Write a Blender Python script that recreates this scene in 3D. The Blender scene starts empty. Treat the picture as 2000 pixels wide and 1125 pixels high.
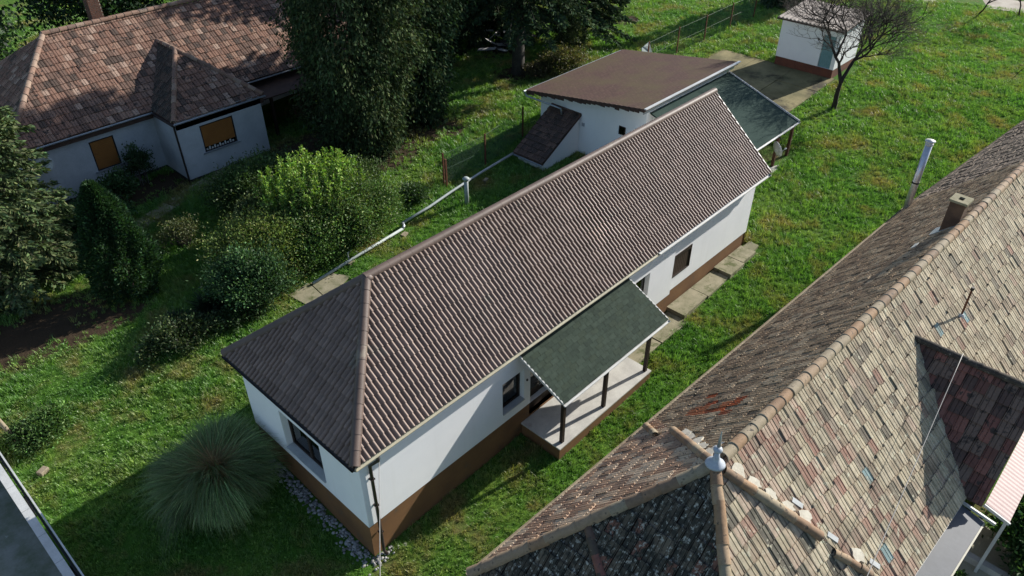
import bpy, math, random
import numpy as np
from mathutils import Vector, Matrix, Quaternion

R = math.radians
rng = np.random.default_rng(7)
random.seed(7)
scene = bpy.context.scene
col = scene.collection

# ------------------------------------------------------------------ camera, sky, sun, exposure
# world X runs along the long house (away to the right), Y across it (away to the left), Z up; metres
CAM = np.array([-6.77, -11.85, 19.47])
HEAD, DEP, FPX = 43.2, 36.56, 1478.4
cam_d = bpy.data.cameras.new("camera")
cam_d.sensor_width = 36.0
cam_d.lens = 36.0 * FPX / 2000.0
cam_d.clip_start = 0.1
cam_d.clip_end = 2000.0
cam = bpy.data.objects.new("camera", cam_d)
cam.location = CAM
cam.rotation_euler = (R(90 - DEP), 0, R(HEAD - 90))
col.objects.link(cam)
scene.camera = cam

SUN_AZ, SUN_EL = -12.5, 26.5          # azimuth measured from +X towards +Y
world = bpy.data.worlds.new("World")
scene.world = world
world.use_nodes = True
wn = world.node_tree
bg = wn.nodes["Background"]
sky = wn.nodes.new("ShaderNodeTexSky")
sky.sky_type = 'NISHITA'
sky.sun_disc = False
sky.sun_elevation = R(SUN_EL)
sky.sun_rotation = R(90 - SUN_AZ)
sky.altitude = 150
sky.air_density = 1.0
sky.dust_density = 1.0
sky.ozone_density = 1.2
wn.links.new(sky.outputs[0], bg.inputs[0])
bg.inputs[1].default_value = 0.10
sun_d = bpy.data.lights.new("sun", 'SUN')
sun_d.energy = 5.0
sun_d.angle = R(0.5)
sun_d.color = (1.0, 0.95, 0.87)
sun = bpy.data.objects.new("sun", sun_d)
ts = Vector((math.cos(R(SUN_EL)) * math.cos(R(SUN_AZ)), math.cos(R(SUN_EL)) * math.sin(R(SUN_AZ)), math.sin(R(SUN_EL))))
sun.rotation_euler = ts.to_track_quat('Z', 'Y').to_euler()
sun.location = (60, -20, 60)
col.objects.link(sun)
vs = scene.view_settings
vs.view_transform = 'Standard'
vs.look = 'None'
vs.exposure = 0.75
vs.gamma = 1.0
vs.use_curve_mapping = False
scene.render.engine = 'CYCLES'
scene.cycles.use_denoising = True
scene.cycles.max_bounces = 6
scene.cycles.diffuse_bounces = 3
scene.cycles.transparent_max_bounces = 8
scene.cycles.sample_clamp_indirect = 6.0

# ------------------------------------------------------------------ projection helpers (used to rank pieces by size in view)
_h, _d = R(HEAD), R(DEP)
FW = np.array([math.cos(_h) * math.cos(_d), math.sin(_h) * math.cos(_d), -math.sin(_d)])
RT = np.array([math.sin(_h), -math.cos(_h), 0.0])
UP = np.cross(RT, FW)
def project(P):
    v = np.asarray(P, float) - CAM
    w = v @ FW
    return 1000 + FPX * (v @ RT) / w, 562.5 - FPX * (v @ UP) / w, w
def in_frame(P, m=40):
    x, y, w = project(P)
    return (w > 0) & (x > -m) & (x < 2000 + m) & (y > -m) & (y < 1125 + m)

# ------------------------------------------------------------------ terrain
def smooth(x):
    x = np.clip(x, 0, 1)
    return x * x * (3 - 2 * x)
def zg(u, v):
    u = np.asarray(u, float); v = np.asarray(v, float)
    return 0.032 * np.clip(u, -6, 45) + 0.30 * smooth(v / 5.0)

# ------------------------------------------------------------------ materials
def nmat(name):
    m = bpy.data.materials.new(name)
    m.use_nodes = True
    nt = m.node_tree
    return m, nt, nt.nodes["Principled BSDF"]
def node(nt, t, **kw):
    n = nt.nodes.new(t)
    for k, v in kw.items():
        if k in n.inputs.keys():
            n.inputs[k].default_value = v
        else:
            setattr(n, k, v)
    return n
def ramp(nt, fac, stops):
    r = nt.nodes.new("ShaderNodeValToRGB")
    e = r.color_ramp.elements
    while len(e) < len(stops):
        e.new(0.5)
    for i, (p, c) in enumerate(stops):
        e[i].position = p
        e[i].color = (c[0], c[1], c[2], 1) if hasattr(c, '__len__') else (c, c, c, 1)
    nt.links.new(fac, r.inputs[0])
    return r.outputs[0]
def wpos(nt):
    return nt.nodes.new("ShaderNodeNewGeometry").outputs["Position"]
def noise(nt, vec, scale, detail=4, rough=0.6):
    n = node(nt, "ShaderNodeTexNoise", Scale=scale, Detail=detail, Roughness=rough)
    nt.links.new(vec, n.inputs["Vector"])
    return n.outputs["Fac"]
def mixc(nt, fac, a, b, mode='MIX'):
    m = nt.nodes.new("ShaderNodeMix")
    m.data_type = 'RGBA'
    m.blend_type = mode
    for s, i in ((fac, 0), (a, 6), (b, 7)):
        if isinstance(s, (int, float)):
            m.inputs[i].default_value = s
        elif isinstance(s, tuple):
            m.inputs[i].default_value = (s[0], s[1], s[2], 1)
        else:
            nt.links.new(s, m.inputs[i])
    return m.outputs[2]
def bump(nt, bsdf, h, strength=0.3, dist=0.02):
    b = node(nt, "ShaderNodeBump", Strength=strength, Distance=dist)
    nt.links.new(h, b.inputs["Height"])
    nt.links.new(b.outputs[0], bsdf.inputs["Normal"])
def attr(nt, name="tint"):
    a = nt.nodes.new("ShaderNodeAttribute")
    a.attribute_name = name
    return a.outputs["Color"]

def m_plain(name, c1, c2=None, scale=3.0, rough=0.8, fine=40.0, bstr=0.15, metal=0.0, spec=0.3, dirt=None):
    m, nt, b = nmat(name)
    p = wpos(nt)
    c2 = c2 or tuple(x * 0.8 for x in c1)
    c = ramp(nt, noise(nt, p, scale, 5), [(0.35, c1), (0.65, c2)])
    f = noise(nt, p, fine, 3)
    c = mixc(nt, 0.35, c, ramp(nt, f, [(0.3, (0.55, 0.55, 0.55)), (0.7, (1, 1, 1))]), 'MULTIPLY')
    if dirt:
        d = ramp(nt, noise(nt, p, dirt[1], 6, 0.7), [(dirt[2], 0), (dirt[2] + 0.12, 1)])
        c = mixc(nt, d, c, dirt[0])
    nt.links.new(c, b.inputs["Base Color"])
    b.inputs["Roughness"].default_value = rough
    b.inputs["Metallic"].default_value = metal
    b.inputs["Specular IOR Level"].default_value = spec
    if bstr:
        bump(nt, b, f, bstr, 0.01)
    return m

def m_tile(name, rough=0.75, lichen=None, grime=0.5, gscale=5.0, spec=0.3, streak=None):
    """fired tile: colour of the single tile from its tint, weathering from noise"""
    m, nt, b = nmat(name)
    p = wpos(nt)
    c = attr(nt)
    n1 = noise(nt, p, gscale, 6, 0.65)
    c = mixc(nt, grime, c, ramp(nt, n1, [(0.32, (0.42, 0.40, 0.38)), (0.62, (1.05, 1.03, 1.0))]), 'MULTIPLY')
    if lichen:
        for lc, sc, th in lichen:
            f = ramp(nt, noise(nt, p, sc, 5, 0.7), [(th, 0), (th + 0.07, 1)])
            c = mixc(nt, f, c, lc)
    if streak:
        mp = nt.nodes.new("ShaderNodeMapping"); mp.inputs["Scale"].default_value = streak[0]; nt.links.new(p, mp.inputs[0])
        sf = noise(nt, mp.outputs[0], 1.0, 6, 0.65)
        c = mixc(nt, ramp(nt, sf, [(0.47, 0), (0.68, streak[2])]), c, streak[1])
        pf = noise(nt, p, 0.9, 6, 0.7)
        c = mixc(nt, ramp(nt, pf, [(0.52, 0), (0.66, streak[2])]), c, tuple(x * 0.8 for x in streak[1]))
    nt.links.new(c, b.inputs["Base Color"])
    b.inputs["Roughness"].default_value = rough
    b.inputs["Specular IOR Level"].default_value = spec
    bump(nt, b, noise(nt, p, 45, 4), 0.35, 0.008)
    return m

def m_leaf(name, trans=0.28, rough=0.55, mul=1.0, spec=0.25):
    m, nt, b = nmat(name)
    c = attr(nt)
    if mul != 1.0:
        c = mixc(nt, 1.0, c, (mul, mul, mul), 'MULTIPLY')
    nt.links.new(c, b.inputs["Base Color"])
    b.inputs["Roughness"].default_value = rough
    b.inputs["Specular IOR Level"].default_value = spec
    t = nt.nodes.new("ShaderNodeBsdfTranslucent")
    nt.links.new(mixc(nt, 1.0, c, (1.1, 1.15, 0.55), 'MULTIPLY'), t.inputs[0])
    mx = nt.nodes.new("ShaderNodeMixShader")
    mx.inputs[0].default_value = trans
    nt.links.new(b.outputs[0], mx.inputs[1])
    nt.links.new(t.outputs[0], mx.inputs[2])
    nt.links.new(mx.outputs[0], nt.nodes["Material Output"].inputs[0])
    return m

M = {}
M['plaster'] = m_plain("white plaster", (0.80, 0.81, 0.82), (0.76, 0.77, 0.78), 0.7, 0.85, 60, 0.1, spec=0.2)
def m_plaster():
    m, nt, b = nmat("white plaster")
    p = wpos(nt)
    mp = nt.nodes.new("ShaderNodeMapping"); mp.inputs["Scale"].default_value = (3.2, 3.2, 0.22); nt.links.new(p, mp.inputs[0])
    st = noise(nt, mp.outputs[0], 1.0, 5, 0.6)
    c = ramp(nt, noise(nt, p, 0.8, 5), [(0.3, (0.80, 0.81, 0.82)), (0.7, (0.74, 0.755, 0.77))])
    c = mixc(nt, ramp(nt, st, [(0.58, 0), (0.78, 0.2)]), c, (0.60, 0.60, 0.57))
    c = mixc(nt, ramp(nt, noise(nt, p, 5, 5, 0.7), [(0.58, 0), (0.75, 0.3)]), c, (0.64, 0.64, 0.62))
    nt.links.new(c, b.inputs["Base Color"])
    b.inputs["Roughness"].default_value = 0.85
    b.inputs["Specular IOR Level"].default_value = 0.2
    bump(nt, b, noise(nt, p, 50, 4), 0.12, 0.01)
    return m
M['plaster'] = m_plaster()
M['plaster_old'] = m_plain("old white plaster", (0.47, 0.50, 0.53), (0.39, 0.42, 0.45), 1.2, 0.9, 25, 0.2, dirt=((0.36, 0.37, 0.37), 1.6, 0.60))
M['plinth'] = m_plain("brown plinth render", (0.20, 0.105, 0.045), (0.15, 0.078, 0.036), 1.1, 0.85, 60, 0.3, dirt=((0.11, 0.08, 0.05), 2.2, 0.58))
M['plinth_dark'] = m_plain("dark stone plinth", (0.06, 0.055, 0.05), (0.035, 0.033, 0.03), 2, 0.9, 12, 0.4)
M['plinth_red'] = m_plain("red brown plinth", (0.17, 0.065, 0.04), (0.12, 0.05, 0.035), 2, 0.9, 20, 0.3)
M['concrete'] = m_plain("porch concrete", (0.50, 0.49, 0.45), (0.40, 0.39, 0.36), 2.2, 0.85, 30, 0.2, dirt=((0.30, 0.29, 0.26), 1.3, 0.60))
M['slab'] = m_plain("weathered slab concrete", (0.30, 0.27, 0.185), (0.19, 0.18, 0.11), 2.0, 0.95, 20, 0.5, dirt=((0.09, 0.10, 0.04), 2.2, 0.52))
M['yard'] = m_plain("mossy yard concrete", (0.27, 0.23, 0.115), (0.12, 0.11, 0.05), 0.55, 0.95, 14, 0.5, dirt=((0.035, 0.03, 0.018), 0.42, 0.50))
M['yard2'] = m_plain("beige yard concrete", (0.42, 0.40, 0.30), (0.36, 0.34, 0.25), 1.0, 0.9, 20, 0.3, dirt=((0.12, 0.14, 0.07), 1.5, 0.62))
M['white_metal'] = m_plain("white painted metal", (0.54, 0.55, 0.54), (0.44, 0.45, 0.44), 2.0, 0.4, 30, 0.05, spec=0.5)
M['cream_metal'] = m_plain("cream gutter metal", (0.42, 0.40, 0.30), (0.34, 0.32, 0.24), 2.0, 0.4, 30, 0.05, spec=0.5)
M['zinc'] = m_plain("zinc sheet", (0.42, 0.45, 0.48), (0.34, 0.37, 0.40), 2.0, 0.45, 12, 0.1, metal=0.6)
M['grey_sheet'] = m_plain("grey membrane roof", (0.085, 0.095, 0.11), (0.07, 0.08, 0.095), 1.2, 0.55, 8, 0.05)
M['pvc'] = m_plain("pale grey plastic pipe", (0.36, 0.40, 0.40), (0.29, 0.33, 0.33), 2.0, 0.5, 10, 0.05)
M['steel'] = m_plain("stainless flue steel", (0.55, 0.57, 0.62), (0.45, 0.47, 0.52), 2.5, 0.38, 9, 0.05, metal=0.75)
M['brown_metal'] = m_plain("dark brown metal", (0.022, 0.016, 0.014), (0.03, 0.02, 0.017), 4, 0.4, 30, 0.05, spec=0.5)
M['dark_wood'] = m_plain("dark brown wood", (0.035, 0.022, 0.016), (0.024, 0.015, 0.011), 6, 0.6, 30, 0.2)
M['post_wood'] = m_plain("red brown timber", (0.10, 0.045, 0.028), (0.065, 0.03, 0.02), 6, 0.7, 30, 0.2)
M['board'] = m_plain("brown eave board", (0.085, 0.052, 0.04), (0.06, 0.037, 0.03), 3, 0.8, 20, 0.2)
M['shutter'] = m_plain("orange brown roller shutter", (0.30, 0.125, 0.03), (0.25, 0.10, 0.025), 1.5, 0.6, 60, 0.1)
M['shutter_dark'] = m_plain("brown roller shutter", (0.055, 0.035, 0.026), (0.042, 0.027, 0.02), 1.5, 0.6, 60, 0.1)
M['rust'] = m_plain("rusty steel", (0.15, 0.06, 0.03), (0.09, 0.035, 0.02), 6, 0.9, 40, 0.3)
M['wire'] = m_plain("green fence wire", (0.05, 0.11, 0.075), (0.04, 0.09, 0.06), 6, 0.6, 40, 0)
M['cable'] = m_plain("grey cable", (0.30, 0.30, 0.29), (0.25, 0.25, 0.24), 6, 0.6, 40, 0)
M['black_rail'] = m_plain("black steel", (0.015, 0.015, 0.016), None, 4, 0.5, 20, 0)
M['mortar'] = m_plain("white lime mortar", (0.62, 0.58, 0.48), (0.46, 0.42, 0.34), 4, 0.95, 18, 0.5)
M['brick_old'] = m_plain("weathered chimney brick", (0.16, 0.075, 0.05), (0.10, 0.055, 0.04), 5, 0.9, 20, 0.4)
M['render_brown'] = m_plain("sooty chimney render", (0.14, 0.085, 0.055), (0.09, 0.055, 0.038), 3, 0.95, 15, 0.4)
M['bark'] = m_plain("dark bark", (0.045, 0.036, 0.028), (0.02, 0.017, 0.014), 8, 0.95, 20, 0.8)
M['bark_grey'] = m_plain("grey conifer bark", (0.065, 0.06, 0.052), (0.035, 0.032, 0.028), 6, 0.95, 18, 0.8)
M['twig'] = m_plain("twig bark", (0.11, 0.095, 0.082), (0.07, 0.06, 0.052), 8, 0.9, 20, 0.2)
M['old_wood'] = m_plain("bleached wood", (0.33, 0.28, 0.20), (0.22, 0.18, 0.13), 4, 0.9, 20, 0.3)
M['pale_board'] = m_plain("pale scrap board", (0.55, 0.54, 0.52), (0.40, 0.39, 0.37), 4, 0.9, 20, 0.3)
M['pebble'] = m_tile("grey pebble", 0.8, None, 0.4, 12)
M['teal'] = m_plain("teal door paint", (0.16, 0.30, 0.32), (0.13, 0.26, 0.28), 3, 0.6, 20, 0.1)
M['tarp'] = m_plain("blue grey sheet", (0.20, 0.25, 0.25), (0.15, 0.19, 0.19), 3, 0.6, 20, 0.1)
M['concrete_tile'] = m_tile("brown concrete tile", 0.56, [((0.17, 0.14, 0.11), 1.1, 0.62)], 0.45, 1.6, 0.4)
M['clay_pale'] = m_tile("weathered pale clay tile", 0.9, [((0.16, 0.145, 0.115), 18, 0.60), ((0.46, 0.44, 0.33), 5, 0.58)], 0.65, 3.5, streak=((3.0, 0.55, 0.55), (0.23, 0.205, 0.155), 0.55))
M['clay_dark'] = m_tile("mossy dark clay tile", 0.9, [((0.085, 0.075, 0.055), 7, 0.55), ((0.42, 0.39, 0.32), 20, 0.62)], 0.6, 5)
M['clay_lichen'] = m_tile("lichen covered clay tile", 0.95, [((0.035, 0.035, 0.028), 5, 0.47), ((0.36, 0.35, 0.30), 9, 0.55), ((0.06, 0.08, 0.02), 3, 0.66)], 0.6, 4)
M['clay_red'] = m_tile("red brown clay tile", 0.85, [((0.045, 0.035, 0.03), 4, 0.55), ((0.34, 0.30, 0.25), 16, 0.67)], 0.5, 4)
M['cap_clay'] = m_tile("clay ridge tile", 0.8, [((0.06, 0.05, 0.04), 6, 0.58), ((0.40, 0.36, 0.28), 9, 0.66)], 0.5, 6)
M['shingle_green'] = m_tile("green bitumen shingle", 0.95, [((0.30, 0.34, 0.30), 30, 0.74)], 0.4, 6, 0.15)
M['leaf'] = m_leaf("leaf")
M['needle'] = m_leaf("needle spray", 0.15, 0.9, spec=0.05)
M['blade'] = m_leaf("long grass blade", 0.2, 0.5)

def m_glass():
    m, nt, b = nmat("window glass")
    t = nt.nodes.new("ShaderNodeBsdfTransparent"); t.inputs[0].default_value = (0.90, 0.93, 0.95, 1)
    g = nt.nodes.new("ShaderNodeBsdfGlossy"); g.inputs["Roughness"].default_value = 0.03
    fr = node(nt, "ShaderNodeFresnel", IOR=1.9)
    mx = nt.nodes.new("ShaderNodeMixShader")
    nt.links.new(fr.outputs[0], mx.inputs[0]); nt.links.new(t.outputs[0], mx.inputs[1]); nt.links.new(g.outputs[0], mx.inputs[2])
    nt.links.new(mx.outputs[0], nt.nodes["Material Output"].inputs[0])
    return m
M['glass'] = m_glass()

def m_curtain():
    return m_plain("net curtain", (0.62, 0.66, 0.70), (0.45, 0.48, 0.52), 9, 0.9, 50, 0.0)
M['curtain'] = m_curtain()

def m_shingle_brown():
    m, nt, b = nmat("brown bitumen shingle")
    p = wpos(nt)
    br = node(nt, "ShaderNodeTexBrick", Scale=1.0)
    br.inputs["Brick Width"].default_value = 0.30
    br.inputs["Row Height"].default_value = 0.16
    br.inputs["Mortar Size"].default_value = 0.012
    br.inputs["Color1"].default_value = (0.105, 0.062, 0.052, 1)
    br.inputs["Color2"].default_value = (0.085, 0.052, 0.044, 1)
    br.inputs["Mortar"].default_value = (0.055, 0.036, 0.031, 1)
    nt.links.new(p, br.inputs["Vector"])
    n1 = noise(nt, p, 0.45, 6, 0.7)
    c = mixc(nt, ramp(nt, n1, [(0.42, 0), (0.68, 1)]), br.outputs[0], (0.095, 0.075, 0.042))
    c = mixc(nt, ramp(nt, noise(nt, p, 9, 4), [(0.56, 0), (0.75, 0.8)]), c, (0.15, 0.105, 0.075))
    c = mixc(nt, 0.5, c, ramp(nt, noise(nt, p, 60, 2), [(0.3, (0.5, 0.5, 0.5)), (0.7, (1.15, 1.15, 1.15))]), 'MULTIPLY')
    nt.links.new(c, b.inputs["Base Color"])
    b.inputs["Roughness"].default_value = 0.95
    b.inputs["Specular IOR Level"].default_value = 0.15
    bump(nt, b, br.outputs["Fac"], -0.4, 0.01)
    return m
M['shingle_brown'] = m_shingle_brown()
def m_felt_green():
    m, nt, b = nmat("green bitumen felt")
    p = wpos(nt)
    c = ramp(nt, noise(nt, p, 0.8, 5), [(0.3, (0.028, 0.050, 0.043)), (0.7, (0.038, 0.062, 0.054))])
    c = mixc(nt, 0.6, c, ramp(nt, noise(nt, p, 40, 3), [(0.3, (0.55, 0.55, 0.55)), (0.75, (1.3, 1.3, 1.3))]), 'MULTIPLY')
    nt.links.new(c, b.inputs["Base Color"])
    b.inputs["Roughness"].default_value = 0.9
    b.inputs["Specular IOR Level"].default_value = 0.06
    bump(nt, b, noise(nt, p, 25, 3), 0.3, 0.01)
    return m
M['felt_green'] = m_felt_green()

def m_ground():
    m, nt, b = nmat("meadow ground")
    p = wpos(nt)
    g = ramp(nt, noise(nt, p, 0.35, 6, 0.65), [(0.30, (0.045, 0.118, 0.016)), (0.5, (0.062, 0.145, 0.019)), (0.72, (0.100, 0.165, 0.028))])
    fine = noise(nt, p, 14, 5, 0.7)
    g = mixc(nt, 0.8, g, ramp(nt, fine, [(0.30, (0.42, 0.42, 0.40)), (0.7, (1.3, 1.3, 1.25))]), 'MULTIPLY')
    dry = ramp(nt, noise(nt, p, 0.55, 5, 0.6), [(0.53, 0), (0.68, 0.8)])
    g = mixc(nt, dry, g, (0.125, 0.095, 0.042))
    # bare soil under the conifers, where nothing grows: patches with a shape of their own
    a = nt.nodes.new("ShaderNodeAttribute"); a.attribute_name = "soil"
    ns = noise(nt, p, 1.3, 5, 0.7)
    mth = node(nt, "ShaderNodeMath", operation='MULTIPLY_ADD')
    nt.links.new(ns, mth.inputs[0]); mth.inputs[1].default_value = 0.7
    nt.links.new(a.outputs["Fac"], mth.inputs[2])
    f = ramp(nt, mth.outputs[0], [(0.72, 0), (0.95, 1)])
    g = mixc(nt, f, g, mixc(nt, ns, (0.034, 0.024, 0.015), (0.065, 0.046, 0.029)))
    nt.links.new(g, b.inputs["Base Color"])
    b.inputs["Roughness"].default_value = 0.95
    b.inputs["Specular IOR Level"].default_value = 0.1
    bump(nt, b, fine, 0.8, 0.06)
    return m
M['ground'] = m_ground()

def m_grass(name, c1, c2, c3, trans=0.25):
    m, nt, b = nmat(name)
    p = wpos(nt)
    oi = nt.nodes.new("ShaderNodeObjectInfo")
    c = ramp(nt, noise(nt, p, 0.35, 6, 0.65), [(0.32, c1), (0.5, c2), (0.70, c3)])
    c = mixc(nt, 0.9, c, ramp(nt, oi.outputs["Random"], [(0.0, (0.55, 0.6, 0.55)), (0.6, (1.0, 1.0, 1.0)), (1.0, (1.55, 1.4, 1.2))]), 'MULTIPLY')
    dry = ramp(nt, noise(nt, p, 0.55, 5, 0.6), [(0.50, 0), (0.66, 0.85)])
    c = mixc(nt, dry, c, (0.30, 0.245, 0.10))
    nt.links.new(c, b.inputs["Base Color"])
    b.inputs["Roughness"].default_value = 0.42
    b.inputs["Specular IOR Level"].default_value = 0.5
    t = nt.nodes.new("ShaderNodeBsdfTranslucent")
    nt.links.new(mixc(nt, 1.0, c, (1.1, 1.2, 0.5), 'MULTIPLY'), t.inputs[0])
    mx = nt.nodes.new("ShaderNodeMixShader")
    mx.inputs[0].default_value = trans
    nt.links.new(b.outputs[0], mx.inputs[1])
    nt.links.new(t.outputs[0], mx.inputs[2])
    nt.links.new(mx.outputs[0], nt.nodes["Material Output"].inputs[0])
    return m
M['grass'] = m_grass("lawn grass", (0.098, 0.240, 0.052), (0.148, 0.295, 0.066), (0.232, 0.320, 0.094), 0.38)
M['asphalt'] = m_plain("dark mossy pavement", (0.28, 0.27, 0.235), (0.13, 0.145, 0.09), 1.2, 0.95, 14, 0.5, dirt=((0.45, 0.44, 0.40), 3.0, 0.64))
M['road'] = m_plain("pale dirt road", (0.44, 0.40, 0.34), (0.30, 0.26, 0.21), 0.8, 0.95, 8, 0.5)

# ------------------------------------------------------------------ object helpers
WL = {}       # world location of each object's origin
def link(o, parent=None, label=None, cat=None, group=None, kind=None):
    col.objects.link(o)
    if parent is not None:
        o.parent = parent
    if label: o["label"] = label
    if cat: o["category"] = cat
    if group: o["group"] = group
    if kind: o["kind"] = kind
    return o
def thing(name, loc, label, cat, group=None):
    o = bpy.data.objects.new(name, None)
    o.empty_display_size = 0.2
    o.location = loc
    link(o, None, label, cat, group)
    WL[o.name] = np.array(loc, float)
    return o
def wloc(o):
    return WL[o.name] if o is not None else np.zeros(3)

def arr_mesh(name, V, F, tint=None, smooth_sh=False):
    """mesh from arrays: V (N,3), F (M,k) one polygon size"""
    me = bpy.data.meshes.new(name)
    V = np.ascontiguousarray(V, np.float32); F = np.ascontiguousarray(F, np.int32)
    k = F.shape[1]
    me.vertices.add(len(V)); me.vertices.foreach_set("co", V.ravel())
    me.loops.add(F.size); me.loops.foreach_set("vertex_index", F.ravel())
    me.polygons.add(len(F))
    me.polygons.foreach_set("loop_start", np.arange(0, F.size, k, dtype=np.int32))
    if tint is not None:
        a = me.attributes.new("tint", 'FLOAT_COLOR', 'POINT')
        T = np.ones((len(V), 4), np.float32); T[:, :3] = tint
        a.data.foreach_set("color", T.ravel())
    me.update(calc_edges=True)
    if smooth_sh:
        me.polygons.foreach_set("use_smooth", np.ones(len(F), bool))
    return me

class MB:
    def __init__(s):
        s.v, s.f, s.c = [], [], []
    def add(s, V, F, c=(1, 1, 1)):
        n = len(s.v)
        s.v += [tuple(map(float, p)) for p in V]
        s.f += [tuple(i + n for i in f) for f in F]
        s.c += [c] * len(V)
        return s
    def box(s, x0, y0, z0, x1, y1, z1, c=(1, 1, 1)):
        V = [(x0, y0, z0), (x1, y0, z0), (x1, y1, z0), (x0, y1, z0), (x0, y0, z1), (x1, y0, z1), (x1, y1, z1), (x0, y1, z1)]
        return s.add(V, [(0, 3, 2, 1), (4, 5, 6, 7), (0, 1, 5, 4), (1, 2, 6, 5), (2, 3, 7, 6), (3, 0, 4, 7)], c)
    def obox(s, p, ex, ey, ez, c=(1, 1, 1)):
        p, ex, ey, ez = map(np.asarray, (p, ex, ey, ez))
        V = [p + a * ex + b_ * ey + d * ez for d in (-1, 1) for a, b_ in ((-1, -1), (1, -1), (1, 1), (-1, 1))]
        return s.add(V, [(0, 3, 2, 1), (4, 5, 6, 7), (0, 1, 5, 4), (1, 2, 6, 5), (2, 3, 7, 6), (3, 0, 4, 7)], c)
    def bar(s, a, b_, w, h, up=(0, 0, 1), c=(1, 1, 1)):
        a, b_ = np.asarray(a, float), np.asarray(b_, float)
        d = b_ - a; L = np.linalg.norm(d); d = d / L
        sd = np.cross(d, up); sd /= np.linalg.norm(sd); u = np.cross(sd, d)
        return s.obox((a + b_) / 2, d * L / 2, sd * w / 2, u * h / 2, c)
    def prism(s, pts, d, c=(1, 1, 1)):
        n = len(pts); d = np.asarray(d, float)
        V = [np.asarray(p, float) for p in pts] + [np.asarray(p, float) + d for p in pts]
        F = [tuple(range(n - 1, -1, -1)), tuple(range(n, 2 * n))] + [(i, (i + 1) % n, (i + 1) % n + n, i + n) for i in range(n)]
        return s.add(V, F, c)
    def tube(s, path, r, n=8, c=(1, 1, 1), cap=True):
        path = [np.asarray(p, float) for p in path]
        rr = r if hasattr(r, '__len__') else [r] * len(path)
        V = []; ref = None
        for i, p in enumerate(path):
            d = path[min(i + 1, len(path) - 1)] - path[max(i - 1, 0)]
            d = d / (np.linalg.norm(d) + 1e-9)
            if ref is None:
                ref = np.array([0, 0, 1.0]) if abs(d[2]) < 0.9 else np.array([1.0, 0, 0])
            a = np.cross(d, ref); a /= np.linalg.norm(a) + 1e-9
            b_ = np.cross(d, a); ref = -b_ if False else ref
            for k in range(n):
                t = 2 * math.pi * k / n
                V.append(p + rr[i] * (math.cos(t) * a + math.sin(t) * b_))
        F = []
        for i in range(len(path) - 1):
            for k in range(n):
                k2 = (k + 1) % n
                F.append((i * n + k, i * n + k2, (i + 1) * n + k2, (i + 1) * n + k))
        if cap:
            F.append(tuple(range(n - 1, -1, -1))); F.append(tuple((len(path) - 1) * n + k for k in range(n)))
        return s.add(V, F, c)
    def lathe(s, base, prof, n=16, axis=(0, 0, 1), c=(1, 1, 1)):
        ax = Vector(axis).normalized(); q = Vector((0, 0, 1)).rotation_difference(ax)
        V = []
        for r, z in prof:
            for k in range(n):
                t = 2 * math.pi * k / n
                V.append(np.asarray(base, float) + np.array(q @ Vector((r * math.cos(t), r * math.sin(t), z))))
        F = []
        for i in range(len(prof) - 1):
            for k in range(n):
                k2 = (k + 1) % n
                F.append((i * n + k, i * n + k2, (i + 1) * n + k2, (i + 1) * n + k))
        F.append(tuple(range(n - 1, -1, -1))); F.append(tuple((len(prof) - 1) * n + k for k in range(n)))
        return s.add(V, F, c)
    def build(s, name, mat, parent=None, smooth_sh=False, tint=False, bevel=0, **kw):
        me = bpy.data.meshes.new(name)
        off = wloc(parent) if parent is not None else np.zeros(3)
        org = np.zeros(3)
        if parent is None:                       # a thing that is one mesh: origin at its base
            A = np.array(s.v); org = np.array([A[:, 0].mean(), A[:, 1].mean(), A[:, 2].min()]); off = org
        me.from_pydata([(p[0] - off[0], p[1] - off[1], p[2] - off[2]) for p in s.v], [], s.f)
        if tint:
            a = me.attributes.new("tint", 'FLOAT_COLOR', 'POINT')
            T = np.ones((len(s.v), 4), np.float32); T[:, :3] = np.array(s.c)
            a.data.foreach_set("color", T.ravel())
        if smooth_sh:
            me.polygons.foreach_set("use_smooth", np.ones(len(me.polygons), bool))
        me.materials.append(M[mat] if isinstance(mat, str) else mat)
        me.update()
        o = bpy.data.objects.new(name, me)
        o.location = org
        link(o, parent, **kw)
        WL[o.name] = off.copy()
        if bevel:
            bm_ = o.modifiers.new("bevel", 'BEVEL'); bm_.width = bevel; bm_.segments = 2; bm_.limit_method = 'ANGLE'
        return o

def mesh_obj(name, me, mat, parent=None, loc=(0, 0, 0), **kw):
    if not me.materials:
        me.materials.append(M[mat] if isinstance(mat, str) else mat)
    o = bpy.data.objects.new(name, me)
    o.location = loc
    link(o, parent, **kw)
    WL[o.name] = wloc(parent) + np.array(loc, float)
    return o

def wall_holes(mb, P, e, up, W_, H_, holes, depth, inward):
    """skin of a wall with rectangular openings and their reveals; P lower corner, e along, holes (x0,x1,z0,z1)"""
    P, e, up, inward = [np.asarray(q, float) for q in (P, e, up, inward)]
    xs = sorted({0, W_} | {h[0] for h in holes} | {h[1] for h in holes})
    zs = sorted({0, H_} | {h[2] for h in holes} | {h[3] for h in holes})
    for i in range(len(xs) - 1):
        for j in range(len(zs) - 1):
            cx, cz = (xs[i] + xs[i + 1]) / 2, (zs[j] + zs[j + 1]) / 2
            if any(h[0] < cx < h[1] and h[2] < cz < h[3] for h in holes):
                continue
            q = [P + e * x + up * z for x, z in ((xs[i], zs[j]), (xs[i + 1], zs[j]), (xs[i + 1], zs[j + 1]), (xs[i], zs[j + 1]))]
            mb.add(q, [(0, 1, 2, 3)])
    for x0, x1, z0, z1 in holes:
        c = [P + e * x + up * z for x, z in ((x0, z0), (x1, z0), (x1, z1), (x0, z1))]
        d = [p + inward * depth for p in c]
        mb.add(c + d, [(0, 1, 5, 4), (1, 2, 6, 5), (2, 3, 7, 6), (3, 0, 4, 7)])

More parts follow.
